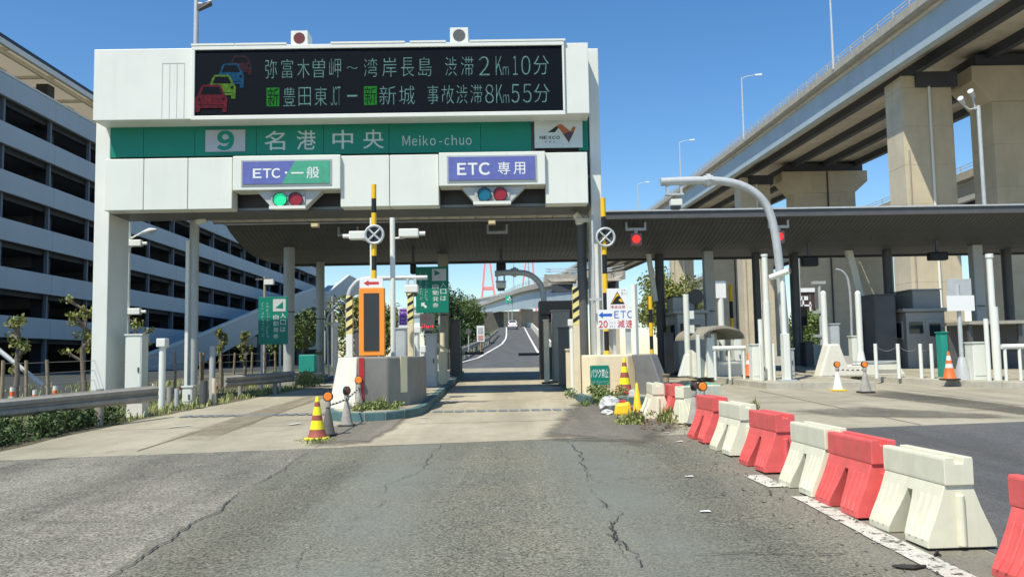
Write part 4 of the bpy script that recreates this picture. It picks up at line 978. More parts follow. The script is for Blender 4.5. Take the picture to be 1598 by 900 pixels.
# gantry prop columns
def post(name, label, cat, pxl, ptop, pmid, Y, wpx, mt=M_galv, base=None, group=None, n=16):
    X = at(pxl, pmid, Y).x; zt = at(pxl, ptop, Y).z; zb = (zi(Y) if base is None else base) - .02; r = mpx(wpx/2, Y)
    t = thing(name, label, cat, (X, Y, zb), group)
    obj('shaft', MB().cyl((X, Y, zb), (X, Y, zt), r, n=n), mt, t, smooth=True)
    return t, X, zb, zt, r
t, X, zb, zt, r = post('prop_column', 'grey steel prop column under the left end of the ceiling strip', 'column', 302, 342, 480, 22.4, 14, M_grey, G(22.4)-.05)
obj('light_flange', MB().box(X-r*1.25, X-r*.6, 22.2, 22.6, zb+.4, zt-.6), M_white, t)
obj('elbow', MB().tube([(X+.05, 22.4, zt-.1), (X+.2, 22.3, zt+.0), (X+.35, 22.3, zt+.02)], [.09, .13, .15], 10), M_white, t, smooth=True)
t, X, zb, zt, r = post('prop_column', 'dark grey steel prop column with white elbow beside the right gantry leg', 'column', 909, 345, 450, 22.0, 15, M_dgrey)
obj('elbow', MB().tube([(X, 22, zt-.05), (X-.05, 21.95, zt+.08), (X-.16, 21.9, zt+.2)], [.14, .13, .1], 12), M_white, t, smooth=True)
obj('bracket', MB().box(X-.15, X+.35, 21.8, 21.95, zt-.05, zt+.06), M_white, t, bevel=.02)
# ================================================================== ISLAND FURNITURE, LEFT ISLAND
# concrete nose block
def nose_block(poly, h, mt, label, zfun=G):
    t = thing('nose_block', label, 'concrete block', (sum(p[0] for p in poly)/len(poly), sum(p[1] for p in poly)/len(poly), zfun(poly[0][1])))
    ym = sum(p[1] for p in poly)/len(poly); zt = G(ym) + h
    obj('block', MB().prism_z(poly, lambda x, y: G(y) - .02, lambda x, y: zt), mt, t, bevel=.04)
    return t, zt
# left: white nose face, rounded grey flank
pts = [(-3.28, 17.0), (-2.85, 16.6), (-2.3, 16.85), (-1.95, 17.4), (-1.8, 18.2), (-1.8, 19.6), (-3.28, 19.6)]
nb_, zt_l = nose_block(pts, 1.14, mat('dark_nose_concrete', (0.27, 0.26, 0.225), .9, .15, 1.5, bump=.3, bscale=30, streak=.25), 'rounded grey concrete nose block with white painted face on the left island')
def patch_on(a, b, z0, z1, out, mt, name, par):
    a = Vector(a); b = Vector(b); q = Vector(((b-a).y, -(b-a).x)).normalized()*out
    c = [a+q, b+q, b-q*2, a-q*2]
    return obj(name, MB().hexa([(p.x, p.y, z0) for p in c], [(p.x, p.y, z1) for p in c]), mt, par)
obj('white_face', MB().hexa([(-3.55, 17.1, G(17)-.02), (-2.9, 16.5, G(16.6)-.02), (-2.8, 16.75, G(17)-.02), (-3.25, 17.5, G(17)-.02)], [(-3.31, 17.03, zt_l-.01), (-2.87, 16.59, zt_l-.01), (-2.8, 16.75, zt_l-.01), (-3.25, 17.5, zt_l-.01)]), M_conc_w, nb_, bevel=.02)
patch_on((-2.83, 16.61), (-2.74, 16.65), G(16.8)+.1, zt_l-.02, .014, M_red, 'red_stripe', nb_)
patch_on((-2.1, 17.17), (-1.99, 17.35), zt_l-.72, zt_l-.01, .014, mat('bright_cream', (0.85, 0.76, 0.48), .6, .05), 'cream_stripe', nb_)
# swing gate pole with crossed wheel (left and right)
def striped_pole(pxl, ptop, pbot, Y, wpx, n, label, group, first=M_yel, second=M_black, wheel=None, base=None):
    X = at(pxl, (ptop+pbot)/2, Y).x; zt = at(pxl, ptop, Y).z; zb = at(pxl, pbot, Y).z if base is None else base; r = mpx(wpx/2, Y)
    t = thing('striped_pole', label, 'pole', (X, Y, zb), group)
    for k in range(n):
        a = zt - (zt-zb)*k/n; b = zt - (zt-zb)*(k+1)/n
        obj('band', MB().cyl((X, Y, b+.001), (X, Y, a-.001), r*(1.0 if k % 2 == 0 else .97), n=14), first if k % 2 == 0 else second, t, smooth=True)
    if wheel:
        c = at(wheel[0], wheel[1], Y-.08); R_ = mpx(wheel[2], Y)
        ring = [c + Vector((R_*math.cos(2*math.pi*k/28), 0, R_*math.sin(2*math.pi*k/28))) for k in range(29)]
        wv = obj('wheel_rim', MB().tube(ring, .03, 8, cap=False), M_galv, t, smooth=True)
        for a in (.785, 2.356): obj('wheel_spoke', MB().cyl(c + Vector((R_*math.cos(a), 0, R_*math.sin(a))), c - Vector((R_*math.cos(a), 0, R_*math.sin(a))), .022, n=8), M_galv, wv)
        obj('wheel_plate', MB().tube([c + Vector((0, .03, 0)), c + Vector((0, .05, 0))], R_*.97, 24), mat('wheel_dark', (0.06, 0.07, 0.075), .5, .1), wv)
    return t
striped_pole(584, 288, 573, 17.9, 8, 12, 'tall yellow and black pole with crossed wheel behind the orange board', 'raised yellow and black poles', wheel=(584, 366, 14), base=zt_l-.02)
striped_pole(944, 309, 560, 21.0, 8, 10, 'tall yellow and black pole with crossed wheel in front of the right gantry leg', 'raised yellow and black poles', wheel=(945, 370, 14), base=zi(21))
striped_pole(1141, 444, 508, 31.0, 6, 5, 'small yellow and black pole behind the arched shelter', 'raised yellow and black poles', base=zi(31))
striped_pole(1016, 462, 560, 27, 6, 6, 'yellow and black pole half hidden behind the white post by the warning sign', 'raised yellow and black poles', base=zi(27))
# orange display board with arrow plate
Yo = 17.3; x0, x1, z0, z1 = rect(560, 449, 600, 555, Yo)
ob = thing('lane_board', 'tall orange framed dark display board on the left island', 'display board', ((x0+x1)/2, Yo, zt_l))
obj('case', MB().box(x0, x1, Yo, Yo+.14, z0, z1), M_orange, ob, bevel=.015)
obj('screen', MB().box(x0+.1, x1-.11, Yo-.012, Yo-.002, z0+.1, z1-.11), mat('dark_panel', (0.035, 0.04, 0.042), .4, .1), ob)
obj('leg', MB().box(x0+.1, x0+.28, Yo+.16, Yo+.3, zt_l-.02, z1-.2), M_galv, ob)
obj('leg', MB().box(x1-.14, x1-.06, Yo+.16, Yo+.26, zt_l-.02, z1-.2), M_galv, ob)
x0, x1, z0, z1 = rect(561, 434, 597, 449, Yo)
ar = thing('arrow_sign', 'small white plate with a red left arrow above the orange board', 'sign', ((x0+x1)/2, Yo, z0))
obj('plate', MB().box(x0, x1, Yo+.02, Yo+.06, z0+.004, z1), M_wsign, ar)
mx, mz = (x0+x1)/2, (z0+z1)/2; w2 = (x1-x0)*.33; h2 = (z1-z0)*.3
obj('arrow', MB().flat([(mx-w2, Yo+.016, mz), (mx-w2*.35, Yo+.016, mz+h2), (mx-w2*.35, Yo+.016, mz+h2*.45), (mx+w2, Yo+.016, mz+h2*.45), (mx+w2, Yo+.016, mz-h2*.45), (mx-w2*.35, Yo+.016, mz-h2*.45), (mx-w2*.35, Yo+.016, mz-h2)]), M_red, ar)
# hazard striped posts
def hazard_post(pxl, ptop, pstripe, Y, wpx, label, low=M_white, base=None):
    X = at(pxl, 500, Y).x; zt = at(pxl, ptop, Y).z; zs = at(pxl, pstripe, Y).z; zb = zi(Y) if base is None else base; r = mpx(wpx/2, Y)
    t = thing('hazard_post', label, 'post', (X, Y, zb), 'hazard striped posts on the islands')
    obj('shaft', MB().box(X-r, X+r, Y-r, Y+r, zb-.02, zs), low, t, bevel=.01)
    obj('striped_head', MB().box(X-r, X+r, Y-r, Y+r, zs+.001, zt), M_pale_y, t, bevel=.01)
    n = 4; hh = (zt-zs)/n
    for k in range(n):
        z = zs + hh*k + hh*.25
        obj('stripe', MB().prism_y([(X-r*1.01, z), (X+r*1.01, z+hh*.45), (X+r*1.01, z+hh*.85), (X-r*1.01, z+hh*.4)], Y-r*1.04, Y-r*.9), M_black, t)
    return t
hazard_post(546, 462, 521, 17.6, 10, 'hazard striped post on the white base left of the orange board', base=zt_l)
hazard_post(641, 458, 505, 19.0, 9, 'hazard striped post with pale yellow foot right of the orange board', M_cream, base=zt_l)
hazard_post(899, 448, 508, 19.9, 10, 'hazard striped post with cream foot at the corner of the right island', M_cream, base=zi(19.9))
# camera poles
def camera_box(p, dx, label, group=None, length=.42):
    t = thing('camera', label, 'camera', p, group); s = 1 if dx > 0 else -1
    obj('housing', MB().box(p[0], p[0] + s*length, p[1]-.09, p[1]+.09, p[2]-.08, p[2]+.1), M_white, t, bevel=.02)
    obj('lens_hood', MB().cyl((p[0] + s*length, p[1], p[2]), (p[0] + s*(length+.14), p[1], p[2]), .045, n=12), M_white, t)
    obj('bracket', MB().cyl((p[0] + s*length*.3, p[1], p[2]-.08), (p[0]-s*.12, p[1], p[2]-.1), .025, n=8), M_galv, t)
    return t
t, X, zb, zt, r = post('camera_pole', 'slim white pole standing just right of the orange board', 'pole', 613, 340, 450, 18.2, 8, M_white, zt_l)
p = at(617, 365, 18.2); camera_box((p.x+.08, 18.2, p.z), 1, 'white camera on the slim pole right of the crossed wheel'); 
t, X, zb, zt, r = post('camera_pole', 'thin white pole right behind the tall yellow and black pole on the left island', 'pole', 579.5, 340, 450, 18.4, 4, M_white, zt_l)
p = at(577, 368, 18.4); camera_box((p.x-.02, 18.4, p.z), -1, 'white camera left of the crossed wheel on the left island')
# ETC antenna gooseneck poles
def gooseneck(pts_px, Y, rpx, base, label, mt=M_galv, hang=None, joint=None):
    P = [at(a, b, Y) for a, b in pts_px]; P[0].z = base
    t = thing('gooseneck_pole', label, 'pole', P[0], 'antenna gooseneck poles')
    # smooth the corner
    sm = []
    for i in range(len(P)-1):
        for k in range(6):
            u = k/6; p0 = P[max(0, i-1)]; p1 = P[i]; p2 = P[i+1]; p3 = P[min(len(P)-1, i+2)]
            sm.append(0.5*((2*p1) + (p2-p0)*u + (2*p0-5*p1+4*p2-p3)*u*u + (3*p1-p0-3*p2+p3)*u**3))
    sm.append(P[-1]); r = mpx(rpx, Y)
    obj('pipe', MB().tube(sm, r, 18), mt, t, smooth=True)
    if joint:
        j = at(*joint, Y); obj('flange', MB().cyl(j - Vector((.05, 0, 0)), j + Vector((.05, 0, 0)), r*1.7, n=8), mt, t)
        obj('flange', MB().cyl(j - Vector((.13, 0, 0)), j + Vector((.13, 0, 0)), r*1.3, n=8), mt, t)
    if hang:
        a = at(*hang[0], Y); b = at(*hang[1], Y)
        br = MB()
        for x in (a.x, b.x): br.box(x-.03, x+.03, Y-.05, Y+.05, b.z, a.z)
        br.box(a.x-.06, b.x+.06, Y-.08, Y+.08, b.z-.05, b.z)
        o = obj('hanger', br, M_galv, t); c = at(*hang[2], Y)
        obj('antenna', MB().box(c.x-.16, c.x+.16, Y-.2, Y+.15, c.z-.08, c.z+.1), M_white, o, bevel=.02); obj('antenna_base', MB().box(c.x-.12, c.x+.12, Y-.15, Y+.1, c.z-.16, c.z-.082), M_dgrey, o)
    return t
gooseneck([(1231, 598), (1222, 480), (1212, 380), (1198, 325), (1172, 297), (1135, 284), (1085, 282), (1031, 284)], 23.6, 6.6, zi(23.6)-.02, 'big grey gooseneck pole arching over the right lane', hang=((1041, 288), (1063, 302), (1054, 318)), joint=(1105, 282))
gooseneck([(853, 600), (851, 500), (848, 462), (842, 442), (825, 428), (800, 425), (772, 427)], 28.0, 4.6, zi(28)-.02, 'grey gooseneck pole arching over the middle lane under the canopy', hang=((776, 428), (787, 438), (782, 446)), joint=(803, 424.5))
gooseneck([(544, 573), (543, 500), (544, 462), (551, 446), (565, 436), (600, 434), (667, 433)], 20.5, 3.6, zi(20.5)-.02, 'thin grey gooseneck pole arching behind the orange board', hang=((636, 434), (648, 444), (643, 452)))
# red lane-closed lamps hung from the canopy
for cx, cy, nm in ((993, 373, 'red lit lane signal under the canopy just right of the gantry'), (1216, 369, 'red lit lane signal under the canopy partly behind the gooseneck pole')):
    Y = 26.9; c = at(cx, cy, Y); t = thing('lane_signal', nm, 'signal', (c.x, Y, c.z-.2), 'red lane signals')
    obj('case', MB().box(c.x-.18, c.x+.18, Y, Y+.2, c.z-.19, c.z+.19), mat('signal_case', (0.3, 0.17, 0.17), .5, .1), t, bevel=.02)
    obj('lens', MB().tube([c + Vector((0, -.04, 0)), c + Vector((0, -.001, 0))], .125, 20), M_glow_r, t, smooth=True)
    hz = at(cx, cy-16, Y).z; mb = MB().box(c.x-.33, c.x+.33, Y, Y+.08, hz-.05, hz+.03)
    for s in (-.3, .3): mb.box(c.x+s-.03, c.x+s+.03, Y, Y+.08, hz+.03, soff(27)+.02)
    mb.box(c.x-.05, c.x+.05, Y+.02, Y+.07, c.z+.19, hz-.05)
    obj('hanger', mb, M_galv, t)
for cx, cy, nm in ((543, 366, 'left'), (776, 362, 'right')):
    Y = 26.9; c = at(cx, cy, Y); hz = c.z; mb = MB().box(c.x-.33, c.x+.33, Y, Y+.07, hz-.05, hz+.03)
    for s in (-.3, .3): mb.box(c.x+s-.03, c.x+s+.03, Y, Y+.07, hz+.03, soff(27)+.02)
    tag(obj('signal_bracket', mb, M_galv), f'empty grey hanger bracket under the canopy, {nm} of the two', 'bracket', 'empty hanger brackets')
for cx, cy, Y, nm in ((782, 418, 29.5, 'black speaker box hung under the canopy over the middle lane'), (1463, 400, 29.0, 'black sign box hung under the canopy at the far right'), (1263, 408, 29.0, 'dark lamp unit hung under the canopy right of the gooseneck'), (645, 420, 29, 'small dark lamp hung under the canopy behind the left island')):
    c = at(cx, cy, Y); ww = .32 if cx == 1463 else (.28 if cx == 1263 else (.17 if cx == 782 else .1)); hh = .14 if cx == 1463 else .17
    t = thing('hanging_box', nm, 'fixture', (c.x, Y, c.z-hh))
    obj('case', MB().box(c.x-ww, c.x+ww, Y-.15, Y+.15, c.z-hh, c.z+hh), M_black, t, bevel=.05); obj('hanger', MB().box(c.x-.05, c.x+.05, Y-.04, Y+.04, c.z+hh, soff(Y)+.02), M_dgrey, t)
# ------------------------------------------------------------------ notice signs
def notice(r, Y, label, flip, posts, shade=None):
    x0, x1, z0, z1 = rect(*r, Y); t = thing('notice_sign', label, 'sign', ((x0+x1)/2, Y, z0), 'green ticket notice signs')
    W = x1-x0; H = z1-z0
    obj('board', MB().box(x0, x1, Y, Y+.05, z0, z1), M_gsign, t, bevel=.006)
    obj('pictogram_plate', MB().box(x0+W*.5, x0+W*.93, Y-.008, Y-.001, z0+H*.69, z0+H*.95), mat('pictogram_grey', (0.55, 0.58, 0.57), .5, .08), t)
    q = [(x0+W*.58, z0+H*.76), (x0+W*.85, z0+H*.74), (x0+W*.84, z0+H*.9)] if flip else [(x0+W*.57, z0+H*.93), (x0+W*.58, z0+H*.8), (x0+W*.76, z0+H*.85)]
    obj('pictogram', MB().flat([(a, Y-.011, b) for a, b in q]), M_gsign, t)
    it = []
    for i, c in enumerate('入口は'): it.append((c, x0+W*.75, x0+W*.93, z0+H*(.55-.145*i), z0+H*(.655-.145*i)))
    for i, c in enumerate('自動発券'): it.append((c, x0+W*.51, x0+W*.69, z0+H*(.52-.135*i), z0+H*(.62-.135*i)))
    lettering('lettering', it, M_letter, t, Y-.004, .0)
    it = []
    for j, s in enumerate(('左側の機械から通行券を', 'おとりになってください')):
        it.append((len(s), x0+W*(.27-.17*j), x0+W*(.36-.17*j), z0+H*(.25 if not flip else .12), z0+H*.89))
    squiggles(it, M_letter_g, t, Y-.004, 7)
    if not flip:
        c = (x0+W*.25, z0+H*.16); a = W*.09
        obj('arrow', MB().flat([(c[0]-a, Y-.004, c[1]+a), (c[0]+a*.4, Y-.004, c[1]+a), (c[0], Y-.004, c[1]+a*.55), (c[0]+a, Y-.004, c[1]-a*.4), (c[0]+a*.5, Y-.004, c[1]-a), (c[0]-a*.45, Y-.004, c[1]), (c[0]-a, Y-.004, c[1]-a*.4)]), M_letter, t)
    for f in posts: obj('post', MB().cyl((x0+W*f, Y+.09, zi(Y)-.2), (x0+W*f, Y+.09, z1-.1), .035), M_galv, t, smooth=True)
    return t
notice((403, 463, 449, 537), 25.5, 'green notice sign on two posts beside the far left lane, half in shade', True, (.1, .72))
notice((649, 416, 700, 488), 27.5, 'green notice sign with a white corner arrow hung at the middle lane', False, (.3, .7))
# red LED time display under the sign
x0, x1, z0, z1 = rect(655, 489, 678, 516, 27.2)
ld = thing('led_display', 'small dark display with a red glowing line below the green notice sign', 'display', ((x0+x1)/2, 27.2, z0))
obj('case', MB().box(x0, x1, 27.2, 27.4, z0, z1), M_dgrey, ld)
squiggles([(4, x0+.04, x1-.04, z0+.06, z0+.2)], M_ledrr, ld, 27.196, 3)
squiggles([(3, x0+.06, x1-.06, z0+.32, z0+.5)], mat('led_faint_red', (0.16, 0.03, 0.03), .5, .1, emit=.5), ld, 27.196, 5)
obj('post', MB().box((x0+x1)/2-.1, (x0+x1)/2+.1, 27.3, 27.5, zi(27)-.02, z0), M_dgrey, ld)
# purple signs
def purple(r, Y, label):
    x0, x1, z0, z1 = rect(*r, Y); t = thing('purple_sign', label, 'sign', ((x0+x1)/2, Y, z0), 'purple ETC signs')
    obj('plate', MB().box(x0, x1, Y, Y+.03, z0, z1), M_wsign, t)
    obj('purple_field', MB().box(x0+.02, x1-.02, Y-.006, Y-.001, z0+(z1-z0)*.14, z1-.015), M_purple, t)
    h = z1-z0; squiggles([(3, x0+.04, x1-.04, z0+h*.72, z0+h*.86), (3, x0+.05, x1-.05, z0+h*.42, z0+h*.5), (4, x0+.05, x1-.05, z0+h*.25, z0+h*.32)], M_letter, t, Y-.009, 2)
    obj('post', MB().cyl(((x0+x1)/2, Y+.07, zi(Y)-.02), ((x0+x1)/2, Y+.07, z1-.05), .03), M_galv, t)
    return t
purple((622, 481, 636, 511), 21.0, 'small purple and white ETC sign left of the hazard post on the left island')
purple((855, 484, 867, 505), 27.0, 'small purple and white ETC sign beside the dark gate frame on the right')
# cabinets and machines on the left island
def cabinet(r, Y, d, mt, label, door=True, name='cabinet', foot=None, cat='cabinet', group=None, base=None):
    x0, x1, z0, z1 = rect(*r, Y); zb = (zi(Y) if base is None else base) - .02
    t = thing(name, label, cat, ((x0+x1)/2, Y+d/2, zb), group)
    obj('body', MB().box(x0, x1, Y, Y+d, zb, z1), mt, t, bevel=.012)
    if door:
        o = obj('door', MB().box(x0+.03, x1-.03, Y-.012, Y-.001, zb+.12, z1-.05), mt, t, bevel=.004)
        obj('handle', MB().box(x1-.09, x1-.06, Y-.035, Y-.013, (zb+z1)/2-.06, (zb+z1)/2+.06), M_dgrey, o)
    obj('cap', MB().box(x0-.02, x1+.02, Y-.03, Y+d+.02, z1+.001, z1+.035), mt, t)
    return t
cabinet((617, 513, 634, 573), 19.9, .3, M_galv, 'narrow grey cabinet under the purple sign on the left island', True, base=zi(19.9))
cabinet((553, 516, 571, 573), 19.8, .25, M_dgrey, 'dark cabinet behind the orange board', True)
cabinet((664, 522, 681, 604), 23.5, .45, M_grey, 'tall dark grey ticket machine at the middle lane', True, 'ticket_machine', cat='machine')
cabinet((702, 500, 718, 590), 30, .4, M_dgrey, 'dark gate machine at the end of the left island', True, 'gate_machine', cat='machine')
def post_head(pxl, ptop, Y, wpx, label, mt=M_white):
    t, X, zb, zt, r = post('sensor_post', label, 'post', pxl, ptop+10, 560, Y, wpx, mt, group='white sensor posts')
    obj('head', MB().box(X-r*1.6, X+r*1.6, Y-r*1.5, Y+r*1.5, zt+.001, zt+mpx(11, Y)), mt, t, bevel=.02)
    return t
post_head(651, 510, 20.3, 8, 'white sensor post with square head right of the nose block')
post_head(893, 499, 20.6, 7, 'white sensor post with square head behind the cream hazard post')
post_head(660, 540, 19.6, 6, 'short pale sensor post beside the left kerb of the middle lane')
# slanted wooden-looking lid box
Y = 24.8; x0, x1, z0, z1 = rect(678, 535, 697, 600, Y)
t = thing('slanted_console', 'cream console with a slanted top beside the left kerb of the middle lane', 'console', ((x0+x1)/2, Y, zi(Y)))
obj('body', MB().box(x0+.12, x1, Y, Y+.35, zi(Y)-.02, z1-.25), M_cream, t, bevel=.01)
obj('slanted_top', MB().prism_y([(x0-.02, z1-.02), (x0+.02, z1+.04), (x1+.06, z1-.22), (x1+.02, z1-.28)], Y-.05, Y+.42), M_cream, t)
t, X, zb, zt, r = post('cream_post', 'short cream post behind the slanted console', 'post', 691, 519, 560, 26.5, 8, M_cream)
obj('foot', MB().box(X-.2, X+.2, 26.3, 26.7, zb, zb+.35), M_conc_w, t, bevel=.03)
# barrier gates
for pv, tip, Y, nm in (((721, 551), (755, 554), 32.0, 'dark barrier arm reaching in from the left side of the middle lane'), ((846, 552), (809, 555), 32.0, 'dark barrier arm reaching in from the right side of the middle lane')):
    a, b = at(*pv, Y), at(*tip, Y); t = thing('barrier_gate', nm, 'barrier', (a.x, Y, zi(Y)), 'barrier arms of the middle lane')
    obj('arm', MB().box(a.x, b.x, Y-.03, Y+.03, a.z-.06, a.z+.05), M_dgrey, t)
    s = -1 if a.x < 0 else 1
    obj('post', MB().box(a.x, a.x+s*.35, Y-.2, Y+.2, zi(Y)-.02, a.z+.25), M_dgrey, t, bevel=.02)
    obj('pivot', MB().cyl((a.x-.02*s, Y-.1, a.z), (a.x-.02*s, Y+.1, a.z), .09, n=12), M_galv, t)
# ================================================================== RIGHT ISLAND
pts = [(1.72, 20.6), (1.78, 19.75), (2.05, 19.5), (2.8, 19.5), (3.0, 19.6), (3.0, 21.2), (1.72, 21.2)]
rb_, zt_r = nose_block(pts, 1.04, mat('cream_concrete', (0.76, 0.65, 0.44), .85, .08, 1.5, bump=.2, bscale=30, streak=.15), 'cream painted concrete nose block with a green warning plate on the right island')
rr = thing('wing_block', 'leaning dark grey concrete block at the right of the cream nose block', 'concrete block', (3.1, 19.2, G(19.2)))
obj('block', MB().hexa([(3.02, 19.3, G(19)), (3.5, 18.6, G(18.6)), (3.75, 18.9, G(19)), (3.35, 20.4, G(20))], [(2.86, 19.3, zt_r), (3.22, 18.9, zt_r), (3.42, 19.2, zt_r), (3.1, 20.4, zt_r)]), mat('wing_concrete', (0.2, 0.2, 0.19), .9, .15, 2, streak=.3), rr, bevel=.03)  # plain dark grey concrete
x0, x1, z0, z1 = rect(921, 570, 950, 600, 19.49)
ws = thing('warning_plate', 'green plate with white letters on the cream nose block', 'sign', ((x0+x1)/2, 19.47, z0))
obj('plate', MB().box(x0, x1, 19.46, 19.495, z0, z1), M_gsign, ws)
W = x1-x0; H = z1-z0
lettering('lettering', [(c, x0+W*(.04+.19*i), x0+W*(.21+.19*i), z0+H*.38, z0+H*.82) for i, c in enumerate('バック禁止')], M_letter, ws, 19.456, .008)
squiggles([(14, x0+W*.05, x0+W*.95, z0+H*.1, z0+H*.2)], M_letter_g, ws, 19.456, 4)
# signs above the block
def board(r, Y, label, name='sign_board', mt=None):
    x0, x1, z0, z1 = rect(*r, Y); t = thing(name, label, 'sign', ((x0+x1)/2, Y, z0))
    obj('plate', MB().box(x0, x1, Y, Y+.03, z0, z1), mt or M_wsign, t, bevel=.005)
    return t, x0, x1, z0, z1
Y = 19.9
t, x0, x1, z0, z1 = board((947, 450, 980, 483), Y, 'square white sign with a yellow and black wave triangle'); W = x1-x0; H = z1-z0
def tri(m, e, Yy, mt, n): obj(n, MB().flat([(x0+W*.5, Yy, z0+H*(.86-e*1.6)), (x0+W*(.16+e*1.2), Yy, z0+H*(.26+e)), (x0+W*(.84-e*1.2), Yy, z0+H*(.26+e))]), mt, t)
tri(0, 0, Y-.003, M_black, 'triangle'); tri(0, .04, Y-.005, mat('sign_yellow', (0.85, 0.5, 0.02), .5, .05), 'triangle_field')
wv = [(.24, .3), (.33, .45), (.42, .58), (.54, .66), (.64, .6), (.68, .5), (.62, .52), (.56, .48), (.56, .42), (.64, .37), (.76, .36), (.8, .3)]
obj('wave', MB().flat([(x0+W*a, Y-.007, z0+H*b) for a, b in wv]), M_black, t)
lettering('lettering', [(c, x0+W*(.16+.18*i), x0+W*(.32+.18*i), z0+H*.06, z0+H*.2) for i, c in enumerate('津波注意')], M_red, t, Y-.004, .01)
lettering('lettering', [('6', x0+W*.69, x0+W*.77, z0+H*.7, z0+H*.83)], M_dgrey, t, Y-.004)
squiggles([(4, x0+W*.68, x0+W*.94, z0+H*.88, z0+H*.95), (2, x0+W*.8, x0+W*.95, z0+H*.71, z0+H*.78)], M_dgrey, t, Y-.004, 6)
obj('post', MB().box(x0+W*.25, x0+W*.4, Y+.04, Y+.12, zt_r-.02, z1-.1), M_galv, t)
Y = 19.75
t, x0, x1, z0, z1 = board((933, 483, 989, 513), Y, 'white sign with a blue left arrow, ETC and a red 20 speed notice'); W = x1-x0; H = z1-z0
obj('arrow', MB().flat([(x0+W*.02, Y-.003, z0+H*.73), (x0+W*.14, Y-.003, z0+H*.9), (x0+W*.14, Y-.003, z0+H*.8), (x0+W*.4, Y-.003, z0+H*.8), (x0+W*.4, Y-.003, z0+H*.66), (x0+W*.14, Y-.003, z0+H*.66), (x0+W*.14, Y-.003, z0+H*.56)]), M_blue, t)
lettering('lettering', [('E', x0+W*.46, x0+W*.59, z0+H*.56, z0+H*.93), ('T', x0+W*.635, x0+W*.78, z0+H*.56, z0+H*.93), ('C', x0+W*.82, x0+W*.97, z0+H*.555, z0+H*.935)], M_blue, t, Y-.004, .005)
lettering('lettering', [('20', x0+W*.02, x0+W*.27, z0+H*.07, z0+H*.44), ('減', x0+W*.54, x0+W*.74, z0+H*.06, z0+H*.46), ('速', x0+W*.77, x0+W*.98, z0+H*.06, z0+H*.46)], M_red, t, Y-.004, .008)
squiggles([(3, x0+W*.31, x0+W*.5, z0+H*.27, z0+H*.4), (3, x0+W*.31, x0+W*.5, z0+H*.07, z0+H*.19)], mat('pale_red_lettering', (0.6, 0.3, 0.28), .5, .05), t, Y-.004, 8)
obj('post', MB().box(x0+W*.78, x0+W*.92, Y+.04, Y+.14, zt_r-.02, z0+H*.9), M_galv, t)
t, X, zb, zt, r = post('white_post', 'plain white post at the right end of the ETC speed sign', 'post', 991, 444, 500, 19.65, 10, M_white, zt_r-.3, n=4)
# frames/cabinets behind on right island
x0, x1, z0, z1 = rect(843, 469, 896, 600, 26.5)
t = thing('gate_portal', 'black gate portal around the machines of the right island', 'portal', ((x0+x1)/2, 26.5, zi(26.5)))
obj('lintel', MB().box(x0, x1, 26.5, 27.6, z1-.42, z1), M_black, t); obj('jamb', MB().box(x0, x0+.24, 26.52, 27.58, zi(26.5)-.02, z1-.421), M_black, t); obj('jamb', MB().box(x1-.2, x1, 26.52, 27.58, zi(26.5)-.02, z1-.421), M_black, t)
cabinet((863, 485, 890, 600), 25.4, .6, M_conc_g, 'grey ticket machine housing inside the black gate frame', True, 'ticket_machine', cat='machine')
cabinet((873, 512, 888, 612), 23.6, .3, M_dgrey, 'dark blue-grey slim machine in front of the grey ticket housing', False, 'slim_machine', cat='machine')
cabinet((849, 500, 857, 590), 25.2, .25, M_cream, 'rusty cream slim post box beside the right kerb', False, 'slim_cabinet')
cabinet((884, 546, 892, 612), 22.0, .2, M_cream, 'low cream marker slab near the right kerb corner', False, 'marker_slab', cat='marker')
t, X, zb, zt, r = post('camera_pole', 'thin grey pole strapped in front of the right gantry leg', 'pole', 927, 335, 450, 20.95, 4, M_galv)
obj('clamp', MB().box(X-.12, X+.18, 20.9, 21.02, zb+2.2, zb+2.26), M_galv, t)
# warning triangle side plate
# ================================================================== CONES, LAMPS, BARRIERS
def cone(loc, h, bands, label, base=True, lamp=None, group='traffic cones', rad=None, basemat=None, tilt=0, rotz=0):
    t = thing('traffic_cone', label, 'traffic cone', loc, group, rotz)
    r0 = rad or h*.2; rt = h*.035; L = Vector(loc)
    if base: obj('base', MB().box(-r0*1.3, r0*1.3, -r0*1.3, r0*1.3, 0, .045), basemat or M_rubber, t, bevel=.015, local=True)
    n = len(bands); z = .04
    for i, (f, mt) in enumerate(bands):
        z2 = .04 + (h-.04)*f
        ra = r0 + (rt-r0)*(z-.04)/(h-.04); rb = r0 + (rt-r0)*(z2-.04)/(h-.04)
        prof = [(ra, z+.0005), (rb, z2)]
        if i == 0: prof = [(ra*1.12, z), (ra*1.08, z+.02), (ra, z+.035), (rb, z2)]
        if i == n-1: prof = prof + [(rb*.6, z2+.008)]
        obj('band', MB().lathe(prof, (0, 0, 0), 22), mt, t, smooth=True, local=True)
        z = z2
    if lamp:
        mt, yaw = lamp
        st = obj('lamp_stem', MB().lathe([(.045, h-.06), (.045, h+.02), (.03, h+.05)], (0, 0, 0), 14), M_conegrey, t, smooth=True, local=True)
        c = Vector((0, 0, h+.105)); d = Vector((math.sin(yaw), -math.cos(yaw), 0))
        lm = obj('lamp_rim', MB().tube([c - d*.03, c + d*.03], .078, 22), M_black, t, smooth=True, local=True)
        obj('lamp_lens', MB().tube([c + d*.0305, c + d*.05], [.067, .055], 22), mt, lm, smooth=True, local=True)
    return t
Rd, Yl, Gy, Wh, Or = M_conered, M_coneyel, M_conegrey, M_conewht, M_coneor
p = gpt(495, 686); cone(p, .65, [(.2, Rd), (.42, Yl), (.55, Rd), (.76, Yl), (.88, Rd), (1, Yl)], 'red and yellow banded cone nearest the camera on the left', basemat=M_coneyel, rad=.13)
